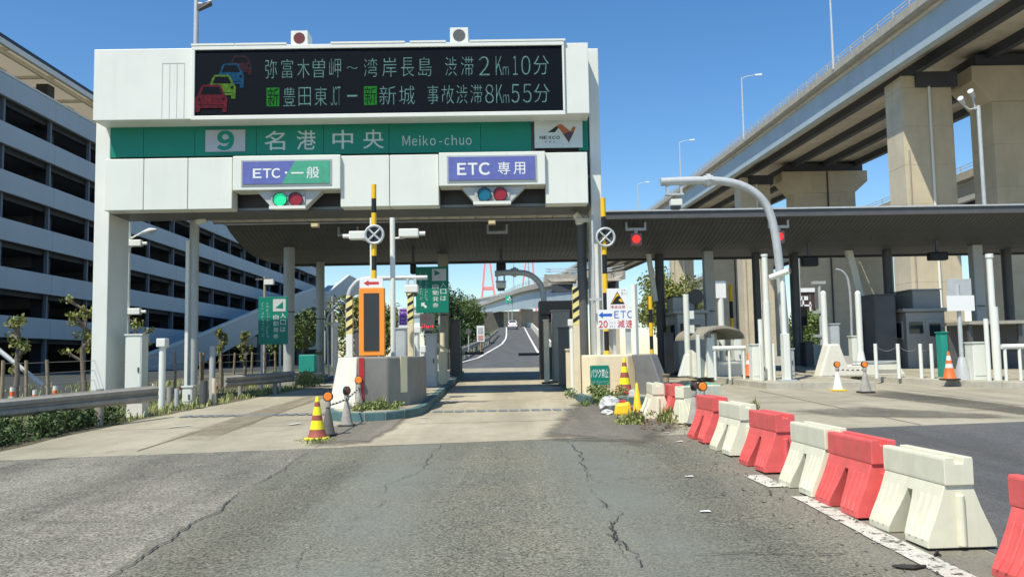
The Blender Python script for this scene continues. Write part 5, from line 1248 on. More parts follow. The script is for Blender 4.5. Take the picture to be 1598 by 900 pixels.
p = gpt(512, 681); cone(p, .52, [(1, mat('dark_grey_plastic', (0.1, 0.095, 0.085), .7, .2, 8, streak=.3))], 'dark grey cone with amber lamp just behind the banded cone', lamp=(M_lens_o, .1))
lampc1 = p
p2_ = gpt(541, 666); cone(p2_, .52, [(1, Gy)], 'dirty grey cone with dark red lamp in the middle of the left row', lamp=(M_lens_dr, 1.2))
p3_ = gpt(560, 652); cone(p3_, .62, [(1, Gy)], 'grey cone with amber lamp against the white nose block', lamp=(M_lens_o, .1))
pa = gpt(491, 689); 
def bar(a, b, za, zb, label, group=None, r=.012, mt=M_rubber, sag=.03):
    A = Vector((a.x, a.y, G(a.y)+za)); B = Vector((b.x, b.y, G(b.y)+zb)); mid = (A+B)/2 - Vector((0, 0, sag))
    t = thing('cone_chain', label, 'chain', A, group)
    n = 11; P = [A*(1-u)**2 + mid*2*u*(1-u) + B*u*u for u in [i/n for i in range(n+1)]]
    for i in range(n): obj('link', MB().cyl(P[i], P[i+1], r*1.3, n=7), M_conewht if i % 2 else mt, t)
    return t
bar(lampc1, p2_, .49, .49, 'black and white chain between the dark cone and the grey cone on the left')
bar(p2_, p3_, .49, .58, 'black and white chain from the grey cone to the nose block cone')
# amber lamp of the striped cone
p = gpt(1308, 610); cone(p, .56, [(1, Wh)], 'pale cone with amber lamp on a yellow foot, left of the pair on the right', lamp=(M_lens_o, 0), basemat=M_yel, rad=.12); q1 = p
p = gpt(1351, 613); cone(p, .58, [(1, Gy)], 'grey cone with amber lamp on a black foot, right of the pair on the right', lamp=(M_lens_o, 0), rad=.13); q2 = p
bar(q1, q2, .54, .56, 'black and white chain between the two lamp cones on the right')
p = gpt(1482, 587); p.y = 22.3; p.x = at(1482, 587, 22.3).x; p.z = zi(22.3); cone(p, .74, [(.4, Or), (.55, Wh), (.68, Or), (.85, Wh), (1, Or)], 'orange and white cone by the bollards on the far right island')
p = at(1169, 580, 25.5); p.z = zi(25.5); cone(p, .72, [(.5, Or), (.68, Wh), (1, Or)], 'orange and white cone half hidden behind the handrail')
p = gpt(1098, 666); cone((p.x, p.y, p.z), .55, [(1, Gy)], 'grey cone with amber lamp behind the first red barrier', lamp=(M_lens_o, .1), rad=.12)
p = gpt(1085, 664); cone((p.x, p.y, p.z), .55, [(1, Gy)], 'grey cone with dark red lamp at the end of the barrier row', lamp=(M_lens_dr, .9), rad=.12)
p = gpt(1041, 640); t = cone((p.x, p.y, p.z), .62, [(1, Gy)], 'small grey cone with a tan cap behind the far barriers', rad=.1)
obj('cap', MB().lathe([(.06, .56), (.06, .68), (.09, .7), (.09, .72)], (0, 0, 0), 14), M_wood, t, local=True)
pc = Vector((2.8, 19.1, G(19.1)))
x = at(975, 600, 19.1).x
t = thing('cone_stand', 'dark concrete foot under the banded cone on the right island', 'stand', (x, 19.1, G(19.1))); obj('foot', MB().box(x-.22, x+.22, 18.9, 19.35, G(19.1)-.02, G(19.1)+.2), M_dgrey, t, bevel=.03)
cone((x, 19.1, G(19.1)+.2), .78, [(.22, Rd), (.42, Yl), (.58, Rd), (.76, Yl), (.88, Rd), (1, Yl)], 'red and yellow banded cone in front of the cream nose block', basemat=M_red)
p = gpt(995, 648); cone(p, .6, [(1, M_yel)], 'plain slim yellow cone beside the yellow canister', base=False, rad=.085)
# water filled barriers
def barrier_mesh():
    W_ = [(0, .25), (.05, .25), (.12, .222), (.2, .185), (.28, .152), (.345, .13), (.40, .112), (.425, .104)]
    L2 = .43; gap0, gap1, za = .125, .035, .345
    mb = MB(); N = len(W_)
    def gp(z): return gap0 + (gap1-gap0)*z/za
    for s in (-1, 1):
        zs = [w for w in W_ if w[0] <= za + 1e-6]; vs = []
        for z, w_ in zs:
            g_ = gp(z); vs += [(s*g_, -w_, z), (s*(L2 - z*.03), -w_, z), (s*(L2 - z*.03), w_, z), (s*g_, w_, z)]
        fs = [(i*4+k, i*4+(k+1) % 4, (i+1)*4+(k+1) % 4, (i+1)*4+k) for i in range(len(zs)-1) for k in range(4)] + [(3, 2, 1, 0)]
        mb.add(vs, fs)
    up = [w for w in W_ if w[0] >= za - 1e-6]; vs = []
    for z, w_ in up: vs += [(-(L2-z*.03), -w_, z), ((L2-z*.03), -w_, z), ((L2-z*.03), w_, z), (-(L2-z*.03), w_, z)]
    fs = [(i*4+k, i*4+(k+1) % 4, (i+1)*4+(k+1) % 4, (i+1)*4+k) for i in range(len(up)-1) for k in range(4)]
    # underside over the slot
    i0 = len(vs); w_ = up[0][1]; vs += [(-gap1, -w_, za), (gap1, -w_, za), (gap1, w_, za), (-gap1, w_, za)]; fs.append((i0+3, i0+2, i0+1, i0))
    mb.add(vs, fs)
    # head with a channel along its top
    prof = [(-.104, .4255), (-.106, .445), (-.106, .6), (-.1, .62), (-.035, .62), (-.03, .575), (.03, .575), (.035, .62), (.1, .62), (.106, .6), (.106, .445), (.104, .4255)]
    mb.prism_x(prof, -L2-.005, L2+.005)
    # ribs on the flanks
    for sy in (-1, 1):
        for s in (-1, 1):
            for k in range(3):
                xx = s*(.175 + k*.085)
                pts = [(xx + s*(.02 if z < .1 else 0), sy*(w_+.002), z) for z, w_ in W_ if .04 < z < .36]
                mb.tube(pts, .012, 6)
    # locking pins at the ends
    mb.tube([(L2+.0, 0, .01), (L2-.005, 0, .36)], .04, 12); mb.tube([(-L2, 0, .01), (-L2+.005, 0, .36)], .03, 12)
    return mb
bm_ = barrier_mesh()
bar_src = {}
def barrier(x, y, rz, red, label, sc=1.0):
    o = bar_src.get(red)
    t = thing('water_barrier', label, 'barrier', (x, y, G(y) + .012), 'red and white plastic barriers', rz)
    if o is None:
        o = obj('body', bm_, M_barred if red else M_barwht, t, bevel=.012, local=True); o.data.polygons.foreach_set('use_smooth', [False]*len(o.data.polygons)); bar_src[red] = o
    else: o = share('body', o, t, (0, 0, 0))
    for u in (-.2, .2):
        obj('filler_cap', MB().lathe([(.028, .576), (.028, .592), (.02, .596)], (u, 0, 0), 12), M_barred if red else M_barwht, t, local=True)
    return t
h90 = math.pi/2
BR = [(2.93, 12.22, 0.04, 1, 'first red plastic barrier, farthest red one of the near row, by the lamp cones'),
      (2.96, 11.0, 0.05, 0, 'white plastic barrier between the first and second red ones'),
      (2.99, 9.7, 0.05, 1, 'second red plastic barrier from the lamp cones'),
      (3.01, 8.32, 0.03, 0, 'white plastic barrier in the middle of the row'),
      (3.05, 7.42, 0.03, 1, 'red plastic barrier next to the nearest white one'),
      (3.13, 6.44, 0.05, 0, 'nearest white plastic barrier, largest in the picture'),
      (3.28, 5.0, 0.05, 1, 'red plastic barrier cut off by the right edge of the picture')]
for x, y, a, rd, nm in BR: barrier(x, y, h90 + a, rd, nm)
barrier(2.72, 15.6, h90 - .05, 0, 'white plastic barrier in the weeds beside the yellow cone')
barrier(2.98, 15.15, h90 - .05, 1, 'faded red plastic barrier in the weeds, farthest of all')
barrier(3.28, 14.6, .55, 0, 'dirty white plastic barrier standing crosswise in the weeds')
# ------------------------------------------------------------------ litter
def lump(name, label, cat, p, r, mt, seed, sq=(1, 1, .8), cap=None):
    rnd = random.Random(seed); mb = MB(); n, m = 12, 8; vs = []; fs = []
    for i in range(m+1):
        th = math.pi*i/m
        for k in range(n):
            ph = 2*math.pi*k/n; q = r*(1 + rnd.uniform(-.22, .22)); vs.append((p.x + q*sq[0]*math.sin(th)*math.cos(ph), p.y + q*sq[1]*math.sin(th)*math.sin(ph), p.z + r*sq[2]*.85 + q*sq[2]*math.cos(th)))
    for i in range(m):
        for k in range(n): fs.append((i*n+k, i*n+(k+1) % n, (i+1)*n+(k+1) % n, (i+1)*n+k))
    return tag(obj(name, mb.add(vs, fs), mt), label, cat)
M_bag = mat('white_bag', (0.5, 0.51, 0.49), .5, .15, 6, streak=.1)
lump('rubbish_bag', 'crumpled white rubbish bag in the weeds, left one', 'bag', gpt(952, 642), .2, M_bag, 3); lump('rubbish_bag', 'crumpled white rubbish bag behind the yellow cone', 'bag', gpt(984, 628), .2, M_bag, 4)
lump('rubbish_bag', 'small white scrap of bag low in the weeds', 'bag', gpt(948, 648), .1, M_bag, 5, (1.3, 1, .6))
p = gpt(972, 648); t = thing('canister', 'yellow plastic canister lying by the barriers', 'canister', p)
obj('body', MB().hexa([(p.x-.19, p.y-.12, p.z), (p.x+.15, p.y-.16, p.z), (p.x+.19, p.y+.14, p.z), (p.x-.15, p.y+.16, p.z)], [(p.x-.14, p.y-.1, p.z+.22), (p.x+.12, p.y-.13, p.z+.26), (p.x+.16, p.y+.12, p.z+.26), (p.x-.12, p.y+.14, p.z+.22)]), M_yel, t, bevel=.05)
obj('handle', MB().box(p.x-.06, p.x+.06, p.y-.02, p.y+.02, p.z+.25, p.z+.29), M_red, t, bevel=.01)
# debris crumbs on the dusty edge
mb = MB(); rnd = random.Random(9)
for _ in range(420):
    y = rnd.uniform(3.6, 14.5); x = rnd.choice([rnd.uniform(2.2, 3.1), rnd.gauss(2.6, .35)]); s = rnd.uniform(.004, .013)*(1.8 if rnd.random() < .08 else 1); z = G(y)+.013
    mb.hexa([(x-s, y-s, z), (x+s*.8, y-s*1.2, z), (x+s, y+s, z), (x-s*.7, y+s, z)], [(x-s*.5, y-s*.6, z+s), (x+s*.5, y-s*.5, z+s*.8), (x+s*.4, y+s*.6, z+s), (x-s*.5, y+s*.4, z+s*.7)])
o = obj('road_grit', mb, mat('grit', (0.16, 0.15, 0.13), .9, .2, island=.7)); o['kind'] = 'stuff'; tag(o, 'loose grit and stones along the foot of the barriers', 'grit')
# rubber scraps
def scrap(pts, label):
    mb = MB(); P = gl(*pts); Q = [Vector((p.x, p.y, G(p.y)+.02)) for p in P]; mb.tube(Q, [.006] + [.02]*(len(Q)-2) + [.008], 6)
    tag(obj('rubber_scrap', mb, M_rubber), label, 'scrap', 'rubber scraps')
scrap(((1392, 887), (1410, 889), (1425, 890), (1445, 887)), 'twisted black rubber scrap across the white line'); scrap(((1520, 857), (1535, 851), (1552, 852)), 'black rubber scrap at the corner of the nearest white barrier')
scrap(((1458, 870), (1463, 866), (1468, 870)), 'small black lump on the gravel by the white barrier')
# ================================================================== LEFT VERGE
wbeam((-9.6, 9.6, G(9.6)), (-6.98, 17.2, G(17.2)), .66, 'heavy weathered guard rail at the left edge of the picture', None, 3, M_rail_old, beam=.31, post_r=.07)
wbeam((-7.25, 22.2, G(22.2)), (-6.05, 24.6, G(24.6)), .62, 'short weathered guard rail in front of the green notice sign', None, 2, M_rail_old, beam=.3)
# slanted stay pipe
tag(obj('stay_pipe', MB().cyl(at(-12, 538, 22), at(68, 602, 22), .06), M_galv), 'slanting grey stay pipe at the far left in front of the trees', 'pipe')
# lamp pole with cameras
Y = 24.0
t, X, zb, zt, r = post('camera_pole', 'pale pole with lamp arm and two cameras beside the left gantry leg', 'pole', 199, 347, 470, Y, 7, M_white, G(Y)-.05)
e = at(240, 360, Y); a = at(200, 374, Y)
obj('lamp_arm', MB().tube([a, (a+e)/2 + Vector((0, 0, .06)), e], .025, 8), M_white, t); obj('lamp_head', MB().tube([e - Vector((.35, 0, .05)), e - Vector((.1, 0, 0)), e + Vector((.08, 0, .03))], [.03, .09, .03], 10), M_galv, t, smooth=True)
p = at(203, 381, Y); camera_box((p.x, Y-.1, p.z), 1, 'upper white camera on the pole beside the left gantry leg', None, .38); p = at(201, 487, Y); camera_box((p.x, Y-.1, p.z), 1, 'lower white camera on the pole beside the left gantry leg', None, .38)
cabinet((195, 523, 221, 610), 21.5, .4, M_panel, 'tall pale cabinet beside the left gantry leg', True, base=G(21.5))
t, X, zb, zt, r = post('sensor_post', 'white post with hooded head on the left verge', 'post', 253, 540, 590, 18.9, 10, M_white, G(18.9)-.05, 'verge posts')
obj('head', MB().box(X-.1, X+.1, 18.78, 19.02, zt-.02, zt+.17), M_white, t, bevel=.02)
for a, b, c_, Yy, nm, mt in ((334, 590, 7, 20.6, 'stubby cream bollard on the left verge near the prop column', M_cream), (318, 593, 12, 20.3, 'dark stubby post on the left verge', M_dgrey), (276, 606, 7, 20.0, 'pale short pipe stub on the left verge', M_galv), (265, 604, 9, 20.2, 'grey pipe stub right of the hooded post', M_conc_g)):
    post('verge_post', nm, 'post', a, b, 610, Yy, c_, mt, G(Yy)-.05, 'verge posts')
cabinet((284, 604, 300, 632), 20.5, .25, M_panel, 'small pale box on the left verge', True, base=G(20.5))
cabinet((197, 625, 222, 655), 17.6, .3, M_conc_w, 'low pale concrete block under the end of the guard rail', False, 'concrete_foot', cat='block', base=G(17.6))
t, X, zb, zt, r = post('grey_post', 'dark grey post on the verge left of the second guard rail', 'post', 331, 540, 600, 22.6, 9, M_grey, G(22)-.05)
# wire fence with wooden posts
fx = [(2, 562, 14.2), (42, 562, 14.9), (74, 561, 15.6), (229, 556, 20.2), (272, 549, 23.4), (313, 549, 25), (316, 550, 25), (345, 551, 25.4), (365, 550, 26), (393, 549, 27), (413, 549, 28), (429, 548, 29)]
ft = thing('wire_fence', 'rusty wire fence on grey wooden posts along the left verge', 'fence', at(215, 600, 19))
prevp = None
for pxl, py, Y in fx:
    Y = 17 + (pxl/430)*13; X = at(pxl, 590, Y).x - 0.0; zt = at(pxl, py, Y).z; zb = G(Y)-.1
    jx = rj.uniform(-.03, .03); obj('post', MB().tube([(X, Y, zb), (X+jx, Y, (zb+zt)/2), (X+rj.uniform(-.03, .03), Y, zt)], [.04, .037, .035], 9), M_wood, ft, smooth=True)
    cur = Vector((X, Y, zt-.06))
    if prevp is not None:
        for k in range(5):
            d = Vector((0, 0, -.24*k)); obj('wire', MB().cyl(prevp + d, cur + d, .006, n=5), MATS['weathered_rail'], ft)
    prevp = cur
# orange delineators
for i, (pxl, py) in enumerate(((19, 612), (54, 617), (86, 610), (240, 605), (281, 604), (322, 603), (338, 603), (293, 600))):
    Y = 17.5 + (pxl/340)*9; c = at(pxl, py, Y); zb = c.z - .28
    t = thing('delineator', ['first', 'second', 'third', 'fourth', 'sixth', 'seventh', 'eighth', 'fifth'][i] + ' orange and white delineator stub from the left', 'delineator', (c.x, Y, zb), 'orange delineator stubs')
    for k in range(4): obj('band', MB().cyl((c.x, Y, zb + k*.1), (c.x, Y, zb + k*.1 + .099), .045, n=12), M_coneor if k % 2 == 0 else M_conewht, t)
# pollarded young trees
def sapling(pxl, ytop, Y, label, seed, w_=.9, mt=M_leaf_y):
    b = at(pxl, 600, Y); b.z = G(Y) - .05; top = at(pxl, ytop, Y).z; h = top - b.z
    t = thing('young_tree', label, 'tree', b, 'pollarded young trees'); rnd = random.Random(seed)
    pts = [b]; 
    for k in range(1, 6): pts.append(b + Vector((rnd.uniform(-.05, .05), rnd.uniform(-.05, .05), h*.8*k/5)))
    mb = MB().tube(pts, [.085, .07, .06, .055, .05, .04], 9); cl = []
    for k in range(7):
        s = pts[2 + k % 4] + Vector((0, 0, rnd.uniform(0, .2))); a = rnd.uniform(0, 6.28); e = s + Vector((math.cos(a)*rnd.uniform(.15, .4)*w_, math.sin(a)*.3*w_, rnd.uniform(.12, .35)))
        mb.tube([s, s.lerp(e, .5), e], [.045, .04, .045], 6); cl.append((e, .15*w_, .15*w_, .13))
    cl.append((pts[-1] + Vector((0, 0, .12)), .22*w_, .22*w_, .2)); cl.append((pts[-2], .25*w_, .2*w_, .15))
    obj('trunk', mb, M_bark, t, smooth=True); obj('crown', leaf_mass(cl, 420, .05, seed=seed), mt, t, fix=False)
    return t
sapling(26, 478, 21.5, 'knobbly young tree at the far left edge', 21, 1.05); sapling(130, 462, 22.5, 'leafy young tree just left of the white gantry leg', 22, 1.25)
sapling(212, 486, 26.5, 'young tree half hidden behind the tall pale cabinet', 23, 1.2); sapling(345, 506, 28, 'thin young tree right of the prop column', 24, .55); sapling(381, 512, 29, 'thin young tree near the green notice sign', 25, .55); sapling(474, 500, 31, 'thin young tree behind the round canopy column', 26, 1.5)
# shrubs along the verge
cl = []
rnd = random.Random(31)
hb = thing('hedge', 'low dense green hedge under the left guard rail', 'hedge', (-8, 14, G(14)))
def verge_x(y): return -7.35 + (0.012*(y-12) if y < 17 else 0.12*(y-17))
for i in range(64):
    y = 10 + 7.2*(i/64)**.9; cl.append(((verge_x(y) - .25 - rnd.random()*.5, y, G(y) + rnd.uniform(.06, .26)), .25, .3, rnd.uniform(.14, .24)))
obj('foliage', leaf_mass(cl, 11000, .032, seed=5), mat('hedge_leaf', (0.055, 0.095, 0.026), .6, .25, 1.5, island=.5), hb, fix=False)
mb = MB()
for c, *_ in cl[::3]: mb.tube([(c[0], c[1], G(c[1])-.02), (c[0]+.05, c[1], c[2]+.05)], [.012, .006], 5)
obj('stems', mb, M_bark, hb)['kind'] = 'stuff'
mb = MB(); sp = []
for i in range(130):
    y = rnd.uniform(16.5, 27); sp.append((verge_x(y) - rnd.random()**2*1.6 - .08, y, G(y), .16, rnd.uniform(.06, .2), 14))
for i in range(90):
    sp.append((rnd.uniform(-16, -8), rnd.uniform(16, 30), G(20) + .0, .4, .22, 22))
for i, s in enumerate(sp): sp[i] = (s[0], s[1], G(s[1]), s[3], s[4], s[5])
o = obj('verge_grass', tufts(mb, sp, 8), M_grass, fix=False); o['kind'] = 'stuff'; tag(o, 'rough grass and weeds growing over the left verge', 'grass')
# weeds near islands
def weed(name, label, p, r, h, seed, leaves=900, mt=M_grass, grass=60, ls=.03):
    t = thing(name, label, 'weeds', p); rnd = random.Random(seed)
    cl = [((p.x + rnd.gauss(0, r*.5), p.y + rnd.gauss(0, r*.35), p.z + rnd.uniform(.03, h*.75)), r*.3, r*.3, h*.25) for _ in range(16)]
    obj('leaves', leaf_mass(cl, leaves, ls, seed=seed), mt, t, fix=False)
    mb = MB(); sp_ = []
    for _ in range(20):
        q = abs(rnd.gauss(0, .5)); a = rnd.random()*6.28; sp_.append((p.x + r*q*math.cos(a), p.y + r*q*.7*math.sin(a), p.z, r*.25, h*max(.25, 1.15-q*.8)*rnd.uniform(.5, 1.2), max(2, grass//10)))
    tufts(mb, sp_, seed)
    obj('blades', mb, M_grass, t, fix=False)
    return t
weed('weed_clump', 'bushy green weeds at the foot of the left nose block', gpt(592, 652), .42, .42, 41, 1500, mat('weed_green', (0.19, 0.25, 0.075), .6, .2, 3, island=.5))
weed('weed_clump', 'scrubby weeds between the grey cones on the left', gpt(556, 655), .22, .4, 42, 300); weed('weed_clump', 'small tuft around the foot of the banded cone', gpt(497, 691), .3, .08, 43, 150, M_grass, 90, .015)
weed('weed_clump', 'leafy weeds in front of the green warning plate', gpt(945, 632), .5, .5, 44, 1700, MATS['weed_green']); weed('weed_clump', 'grass tuft in front of the yellow cone', gpt(985, 662), .3, .25, 45, 200, M_grass, 300)
weed('weed_clump', 'dry grass and weeds along the far barriers', gpt(1045, 660), .45, .3, 46, 300, M_dry, 260); weed('weed_clump', 'dead brown weed stalks beside the green warning plate', gpt(955, 622), .25, .6, 47, 120, M_dry, 120)
weed('weed_clump', 'thin weed behind the second white barrier', gpt(1178, 648), .14, .3, 48, 60, M_dry, 60); weed('weed_clump', 'weeds at the base of the round canopy column', at(478, 600, 26), .5, .45, 49, 900)
for i, (a, b) in enumerate(((1005, 668), (1048, 672), (1064, 668))): pass
mb = MB(); rnd = random.Random(12)
for _ in range(160):
    p = gpt(rnd.uniform(1000, 1075), rnd.uniform(658, 674)); a = rnd.random()*6.28; s = rnd.uniform(.015, .04); z = p.z + .016 + rnd.random()*.02
    mb.flat([(p.x + s*math.cos(a), p.y + s*math.sin(a), z), (p.x + s*.5*math.cos(a+1.6), p.y + s*.5*math.sin(a+1.6), z+.012), (p.x - s*math.cos(a), p.y - s*math.sin(a), z), (p.x - s*.5*math.cos(a+1.6), p.y - s*.5*math.sin(a+1.6), z+.008)])
o = obj('leaf_litter', mb, M_dry, fix=False); o['kind'] = 'stuff'; tag(o, 'brown leaf litter blown against the far barriers', 'leaves')
mb = MB()
for a, b in ((1024, 672), (1040, 676), (1060, 690), (925, 640), (1022, 655), (600, 668), (1075, 745), (660, 660), (1100, 800)):
    p = gpt(a, b); s = .05; mb.flat([(p.x-s, p.y-.02, p.z+.018), (p.x+s, p.y-.03, p.z+.018), (p.x+s*.8, p.y+.03, p.z+.022), (p.x-s*.7, p.y+.02, p.z+.018)])
o = obj('paper_scraps', mb, M_wsign); o['kind'] = 'stuff'; tag(o, 'pale scraps of paper scattered on the asphalt', 'litter')
# teal machine left
x0, x1, z0, z1 = rect(466, 553, 491, 600, 27.0)
t = thing('roadside_machine', 'bright teal machine on a dark stand at the left lane under the canopy', 'machine', ((x0+x1)/2, 27, G(27)))
obj('stand', MB().box(x0+.06, x1-.06, 27.05, 27.4, G(27)-.02, z0+.38), M_black, t); obj('body', MB().box(x0, x1, 27, 27.45, z0+.381, z1), M_teal_m, t, bevel=.03); obj('tray', MB().box(x0-.02, x1+.25, 27.02, 27.4, z0+.33, z0+.379), M_dgrey, t)
# left background pole, hooped lamp
t, X, zb, zt, r = post('cctv_post', 'white post with a camera head behind the left lane', 'post', 524, 510, 550, 30, 7, M_white, G(30))
obj('camera_head', MB().box(X-.16, X+.16, 29.85, 30.2, zt, zt+.16), M_white, t, bevel=.03)
gooseneck([(513, 600), (511, 520), (511, 500), (516, 486), (527, 476), (540, 473)], 34, 1.6, G(34), 'thin grey hooped lamp pole behind the left lane')
t, X, zb, zt, r = post('utility_pole', 'distant concrete utility pole left of the striped post', 'utility pole', 519, 462, 520, 62, 4, M_conc_g, 1.0)
for dz in (.4, .9): obj('cross_arm', MB().box(X-.8, X+.8, 61.9, 62.1, zt-dz-.08, zt-dz), M_dgrey, t)
t, X, zb, zt, r = post('utility_pole', 'grey pole with a lamp box behind the left green notice sign', 'utility pole', 413, 432, 480, 33, 4, M_conc_g, .9)
obj('lamp_box', MB().box(X+.0, X+.35, 32.9, 33.1, zt-.3, zt-.1), M_white, t); obj('cross_arm', MB().box(X-.35, X+.25, 32.95, 33.05, zt-.12, zt-.06), M_dgrey, t)
# ================================================================== RIGHT PLAZA
Y = 26.0
t, X, zb, zt, r = post('white_post', 'tall white post left of the arched shelter', 'post', 1072, 459, 520, 26.8, 9, M_white)
obj('flare', MB().hexa([(X-.32, 26.65, zb), (X+.35, 26.65, zb), (X+.35, 26.95, zb), (X-.32, 26.95, zb)], [(X-.1, 26.7, zb+.7), (X+.1, 26.7, zb+.7), (X+.1, 26.9, zb+.7), (X-.1, 26.9, zb+.7)]), M_white, t, bevel=.03)
for z in (.45, .9): obj('box', MB().box(X+r, X+r+.13, 26.7, 26.9, zb+z+.9, zb+z+1.15), M_white, t)
# arched shelter
x0, x1, z0, z1 = rect(1083, 509, 1160, 580, Y)
sh = thing('arched_shelter', 'small shelter with grey arched roof on a white base', 'shelter', ((x0+x1)/2, Y+.6, zi(Y)))
cx_, rr_ = at(1128, 540, Y).x, (x1-x0)*.34; zc = at(1120, 529, Y).z; hh = z1 - zc
arc = [(cx_ + rr_*1.22*math.cos(a), zc + hh*math.sin(a)) for a in [math.pi*i/16 for i in range(17)]]
inn = [(cx_ + rr_*1.15*math.cos(a), zc + (hh-.07)*math.sin(a)) for a in [math.pi*i/16 for i in range(16, -1, -1)]]
mb = MB(); n = 17; vs = []; d0 = (Y-.2, Y+1.9)
for yy, sh_ in ((d0[0], 0), (d0[1], -.45)):
    vs += [(x+sh_, yy, z) for x, z in arc] + [(x+sh_, yy, z) for x, z in reversed(inn)]
fs = []
for i in range(n-1):
    fs += [(i, i+1, 2*n+i+1, 2*n+i), (n+i, 3*n+i, 3*n+i+1, n+i+1), (i, n+i, n+i+1, i+1), (2*n+i, 2*n+i+1, 3*n+i+1, 3*n+i)]
fs += [(0, 2*n, 3*n, n), (n-1, 2*n-1, 4*n-1, 3*n-1)]
obj('arched_roof', mb.add(vs, fs), mat('weathered_roof', (0.3, 0.275, 0.22), .7, .15, 2, streak=.3), sh)
for i in range(5):
    yy = d0[0] + .25 + i*.38
    mb = MB(); mb.tube([(x-.45*(yy-d0[0])/2.1, yy, z+.01) for x, z in arc], .02, 5); obj('roof_rib', mb, M_conc_g, sh)
for xx in (at(1090, 550, Y).x, at(1113, 550, Y).x): obj('post', MB().box(xx-.05, xx+.05, Y, Y+.1, zi(Y)-.02, zc+.15), M_white, sh)
obj('base_wall', MB().box(at(1122, 560, Y).x, at(1162, 560, Y).x, Y+.3, Y+1.6, zi(Y)-.02, at(1140, 563, Y).z), M_conc_w, sh, bevel=.04)
obj('base_wall', MB().hexa([(at(1082, 560, Y).x, Y+.2, zi(Y)-.02), (at(1113, 560, Y).x, Y+.2, zi(Y)-.02), (at(1113, 560, Y).x, Y+1, zi(Y)-.02), (at(1082, 560, Y).x, Y+1, zi(Y)-.02)], [(at(1084, 560, Y).x, Y+.3, at(1084, 545, Y).z), (at(1108, 560, Y).x, Y+.3, at(1108, 566, Y).z), (at(1108, 560, Y).x, Y+.9, at(1108, 566, Y).z), (at(1084, 560, Y).x, Y+.9, at(1084, 545, Y).z)]), M_conc_w, sh, bevel=.04)
obj('pillar', MB().box(at(1104, 560, Y).x, at(1113, 560, Y).x, Y-.02, Y+.19, zi(Y)-.02, zc+.05), M_white, sh)
x0, x1, z0, z1 = rect(1114, 545, 1132, 580, Y); obj('machine', MB().box(at(1116, 540, Y).x, at(1131, 540, Y).x, Y+.9, Y+1.3, zi(Y), at(1124, 517, Y).z), M_galv, sh, bevel=.02)
# handrail
def handrail(xa, xb, ytop, Y, label, nposts, mt=M_white):
    a, b = at(xa, ytop, Y), at(xb, ytop, Y); z = (a.z+b.z)/2; t = thing('handrail', label, 'handrail', ((a.x+b.x)/2, Y, zi(Y)), 'white handrails')
    obj('top_rail', MB().cyl((a.x, Y, z), (b.x, Y, z), .065, n=12), mt, t, smooth=True)
    for i in range(nposts):
        x = a.x + (b.x-a.x)*(.06 + .88*i/max(1, nposts-1)); obj('post', MB().cyl((x, Y, zi(Y)-.02), (x, Y, z), .04), mt, t, smooth=True)
    return t
handrail(1112, 1163, 543, 24.6, 'thick white handrail in front of the arched shelter', 3); handrail(1563, 1640, 540, 21.8, 'thick white handrail at the right edge of the picture', 4)
# grey toll booth
def booth(r, Y, d, label, mt, side):
    x0, x1, z0, z1 = rect(*r, Y); zb = zi(Y)-.02; t = thing('toll_booth', label, 'booth', ((x0+x1)/2, Y+d/2, zb), 'toll booths')
    obj('body', MB().box(x0, x1, Y, Y+d, zb, z1), mt, t, bevel=.03)
    obj('roof', MB().box(x0-.15, x1+.12, Y-.12, Y+d+.12, z1+.001, z1+.12), mt, t, bevel=.02)
    dr = obj('door', MB().box(x0+(x1-x0)*.5, x1-.08, Y-.02, Y-.001, zb+.08, z1-.25), mt, t, bevel=.01)
    obj('door_window', MB().box(x0+(x1-x0)*.58, x1-.18, Y-.03, Y-.021, zb+1.1, z1-.4), M_glass, dr)
    w = obj('window', MB().box(x0-.03, x0-.001, Y+.25, Y+d-.25, zb+1.0, z1-.3), M_grey, t); obj('pane', MB().box(x0-.042, x0-.031, Y+.32, Y+d-.32, zb+1.07, z1-.37), M_glass, w)
    obj('vent', MB().box(x0+.1, x0+(x1-x0)*.42, Y-.02, Y-.001, zb+1.2, z1-.35), M_glass, t)
    return t, x0, x1, z1
bm, x0, x1, z1 = booth((1058, 489, 1102, 576), 30.0, 2.4, 'grey toll booth behind the arched shelter', M_grey, 1)
ac = thing('rooftop_unit', 'grey equipment box on the roof of the middle toll booth', 'equipment box', (x0+.5, 30.6, z1+.12)); obj('case', MB().box(x0-.1, x0+.75, 30.2, 31.3, z1+.121, z1+.6), M_grey, ac, bevel=.03); obj('cover', MB().box(x0-.13, x0+.78, 30.17, 31.33, z1+.601, z1+.64), M_dgrey, ac)
dsh = thing('round_dish', 'dark round dish on the roof of the middle toll booth', 'dish', (x0+.55, 30.1, z1+.12)); c = Vector((x0+.7, 30.05, z1+.6)); obj('dish', MB().tube([c, c + Vector((0, .08, 0))], .27, 24), M_dgrey, dsh); obj('stem', MB().cyl((c.x, c.y+.1, z1+.121), (c.x, c.y+.1, c.z), .03), M_dgrey, dsh)
bm, x0, x1, z1 = booth((1416, 486, 1477, 588), 29.3, 2.6, 'grey toll booth with a box on its roof behind the bollards', mat('booth_grey', (0.3, 0.305, 0.29), .5, .06, 1), 1)
ac = thing('rooftop_unit', 'boxy grey equipment unit on the roof of the right toll booth', 'equipment box', (x0+.5, 30, z1+.12)); a0, a1, b0_, b1_ = rect(1420, 453, 1464, 484, 29.8); obj('case', MB().box(a0, a1, 29.6, 31.0, z1+.121, b1_), MATS['booth_grey'], ac, bevel=.04); obj('cover', MB().box(a0-.03, a1+.03, 29.57, 31.03, b1_+.001, b1_+.04), M_grey, ac)
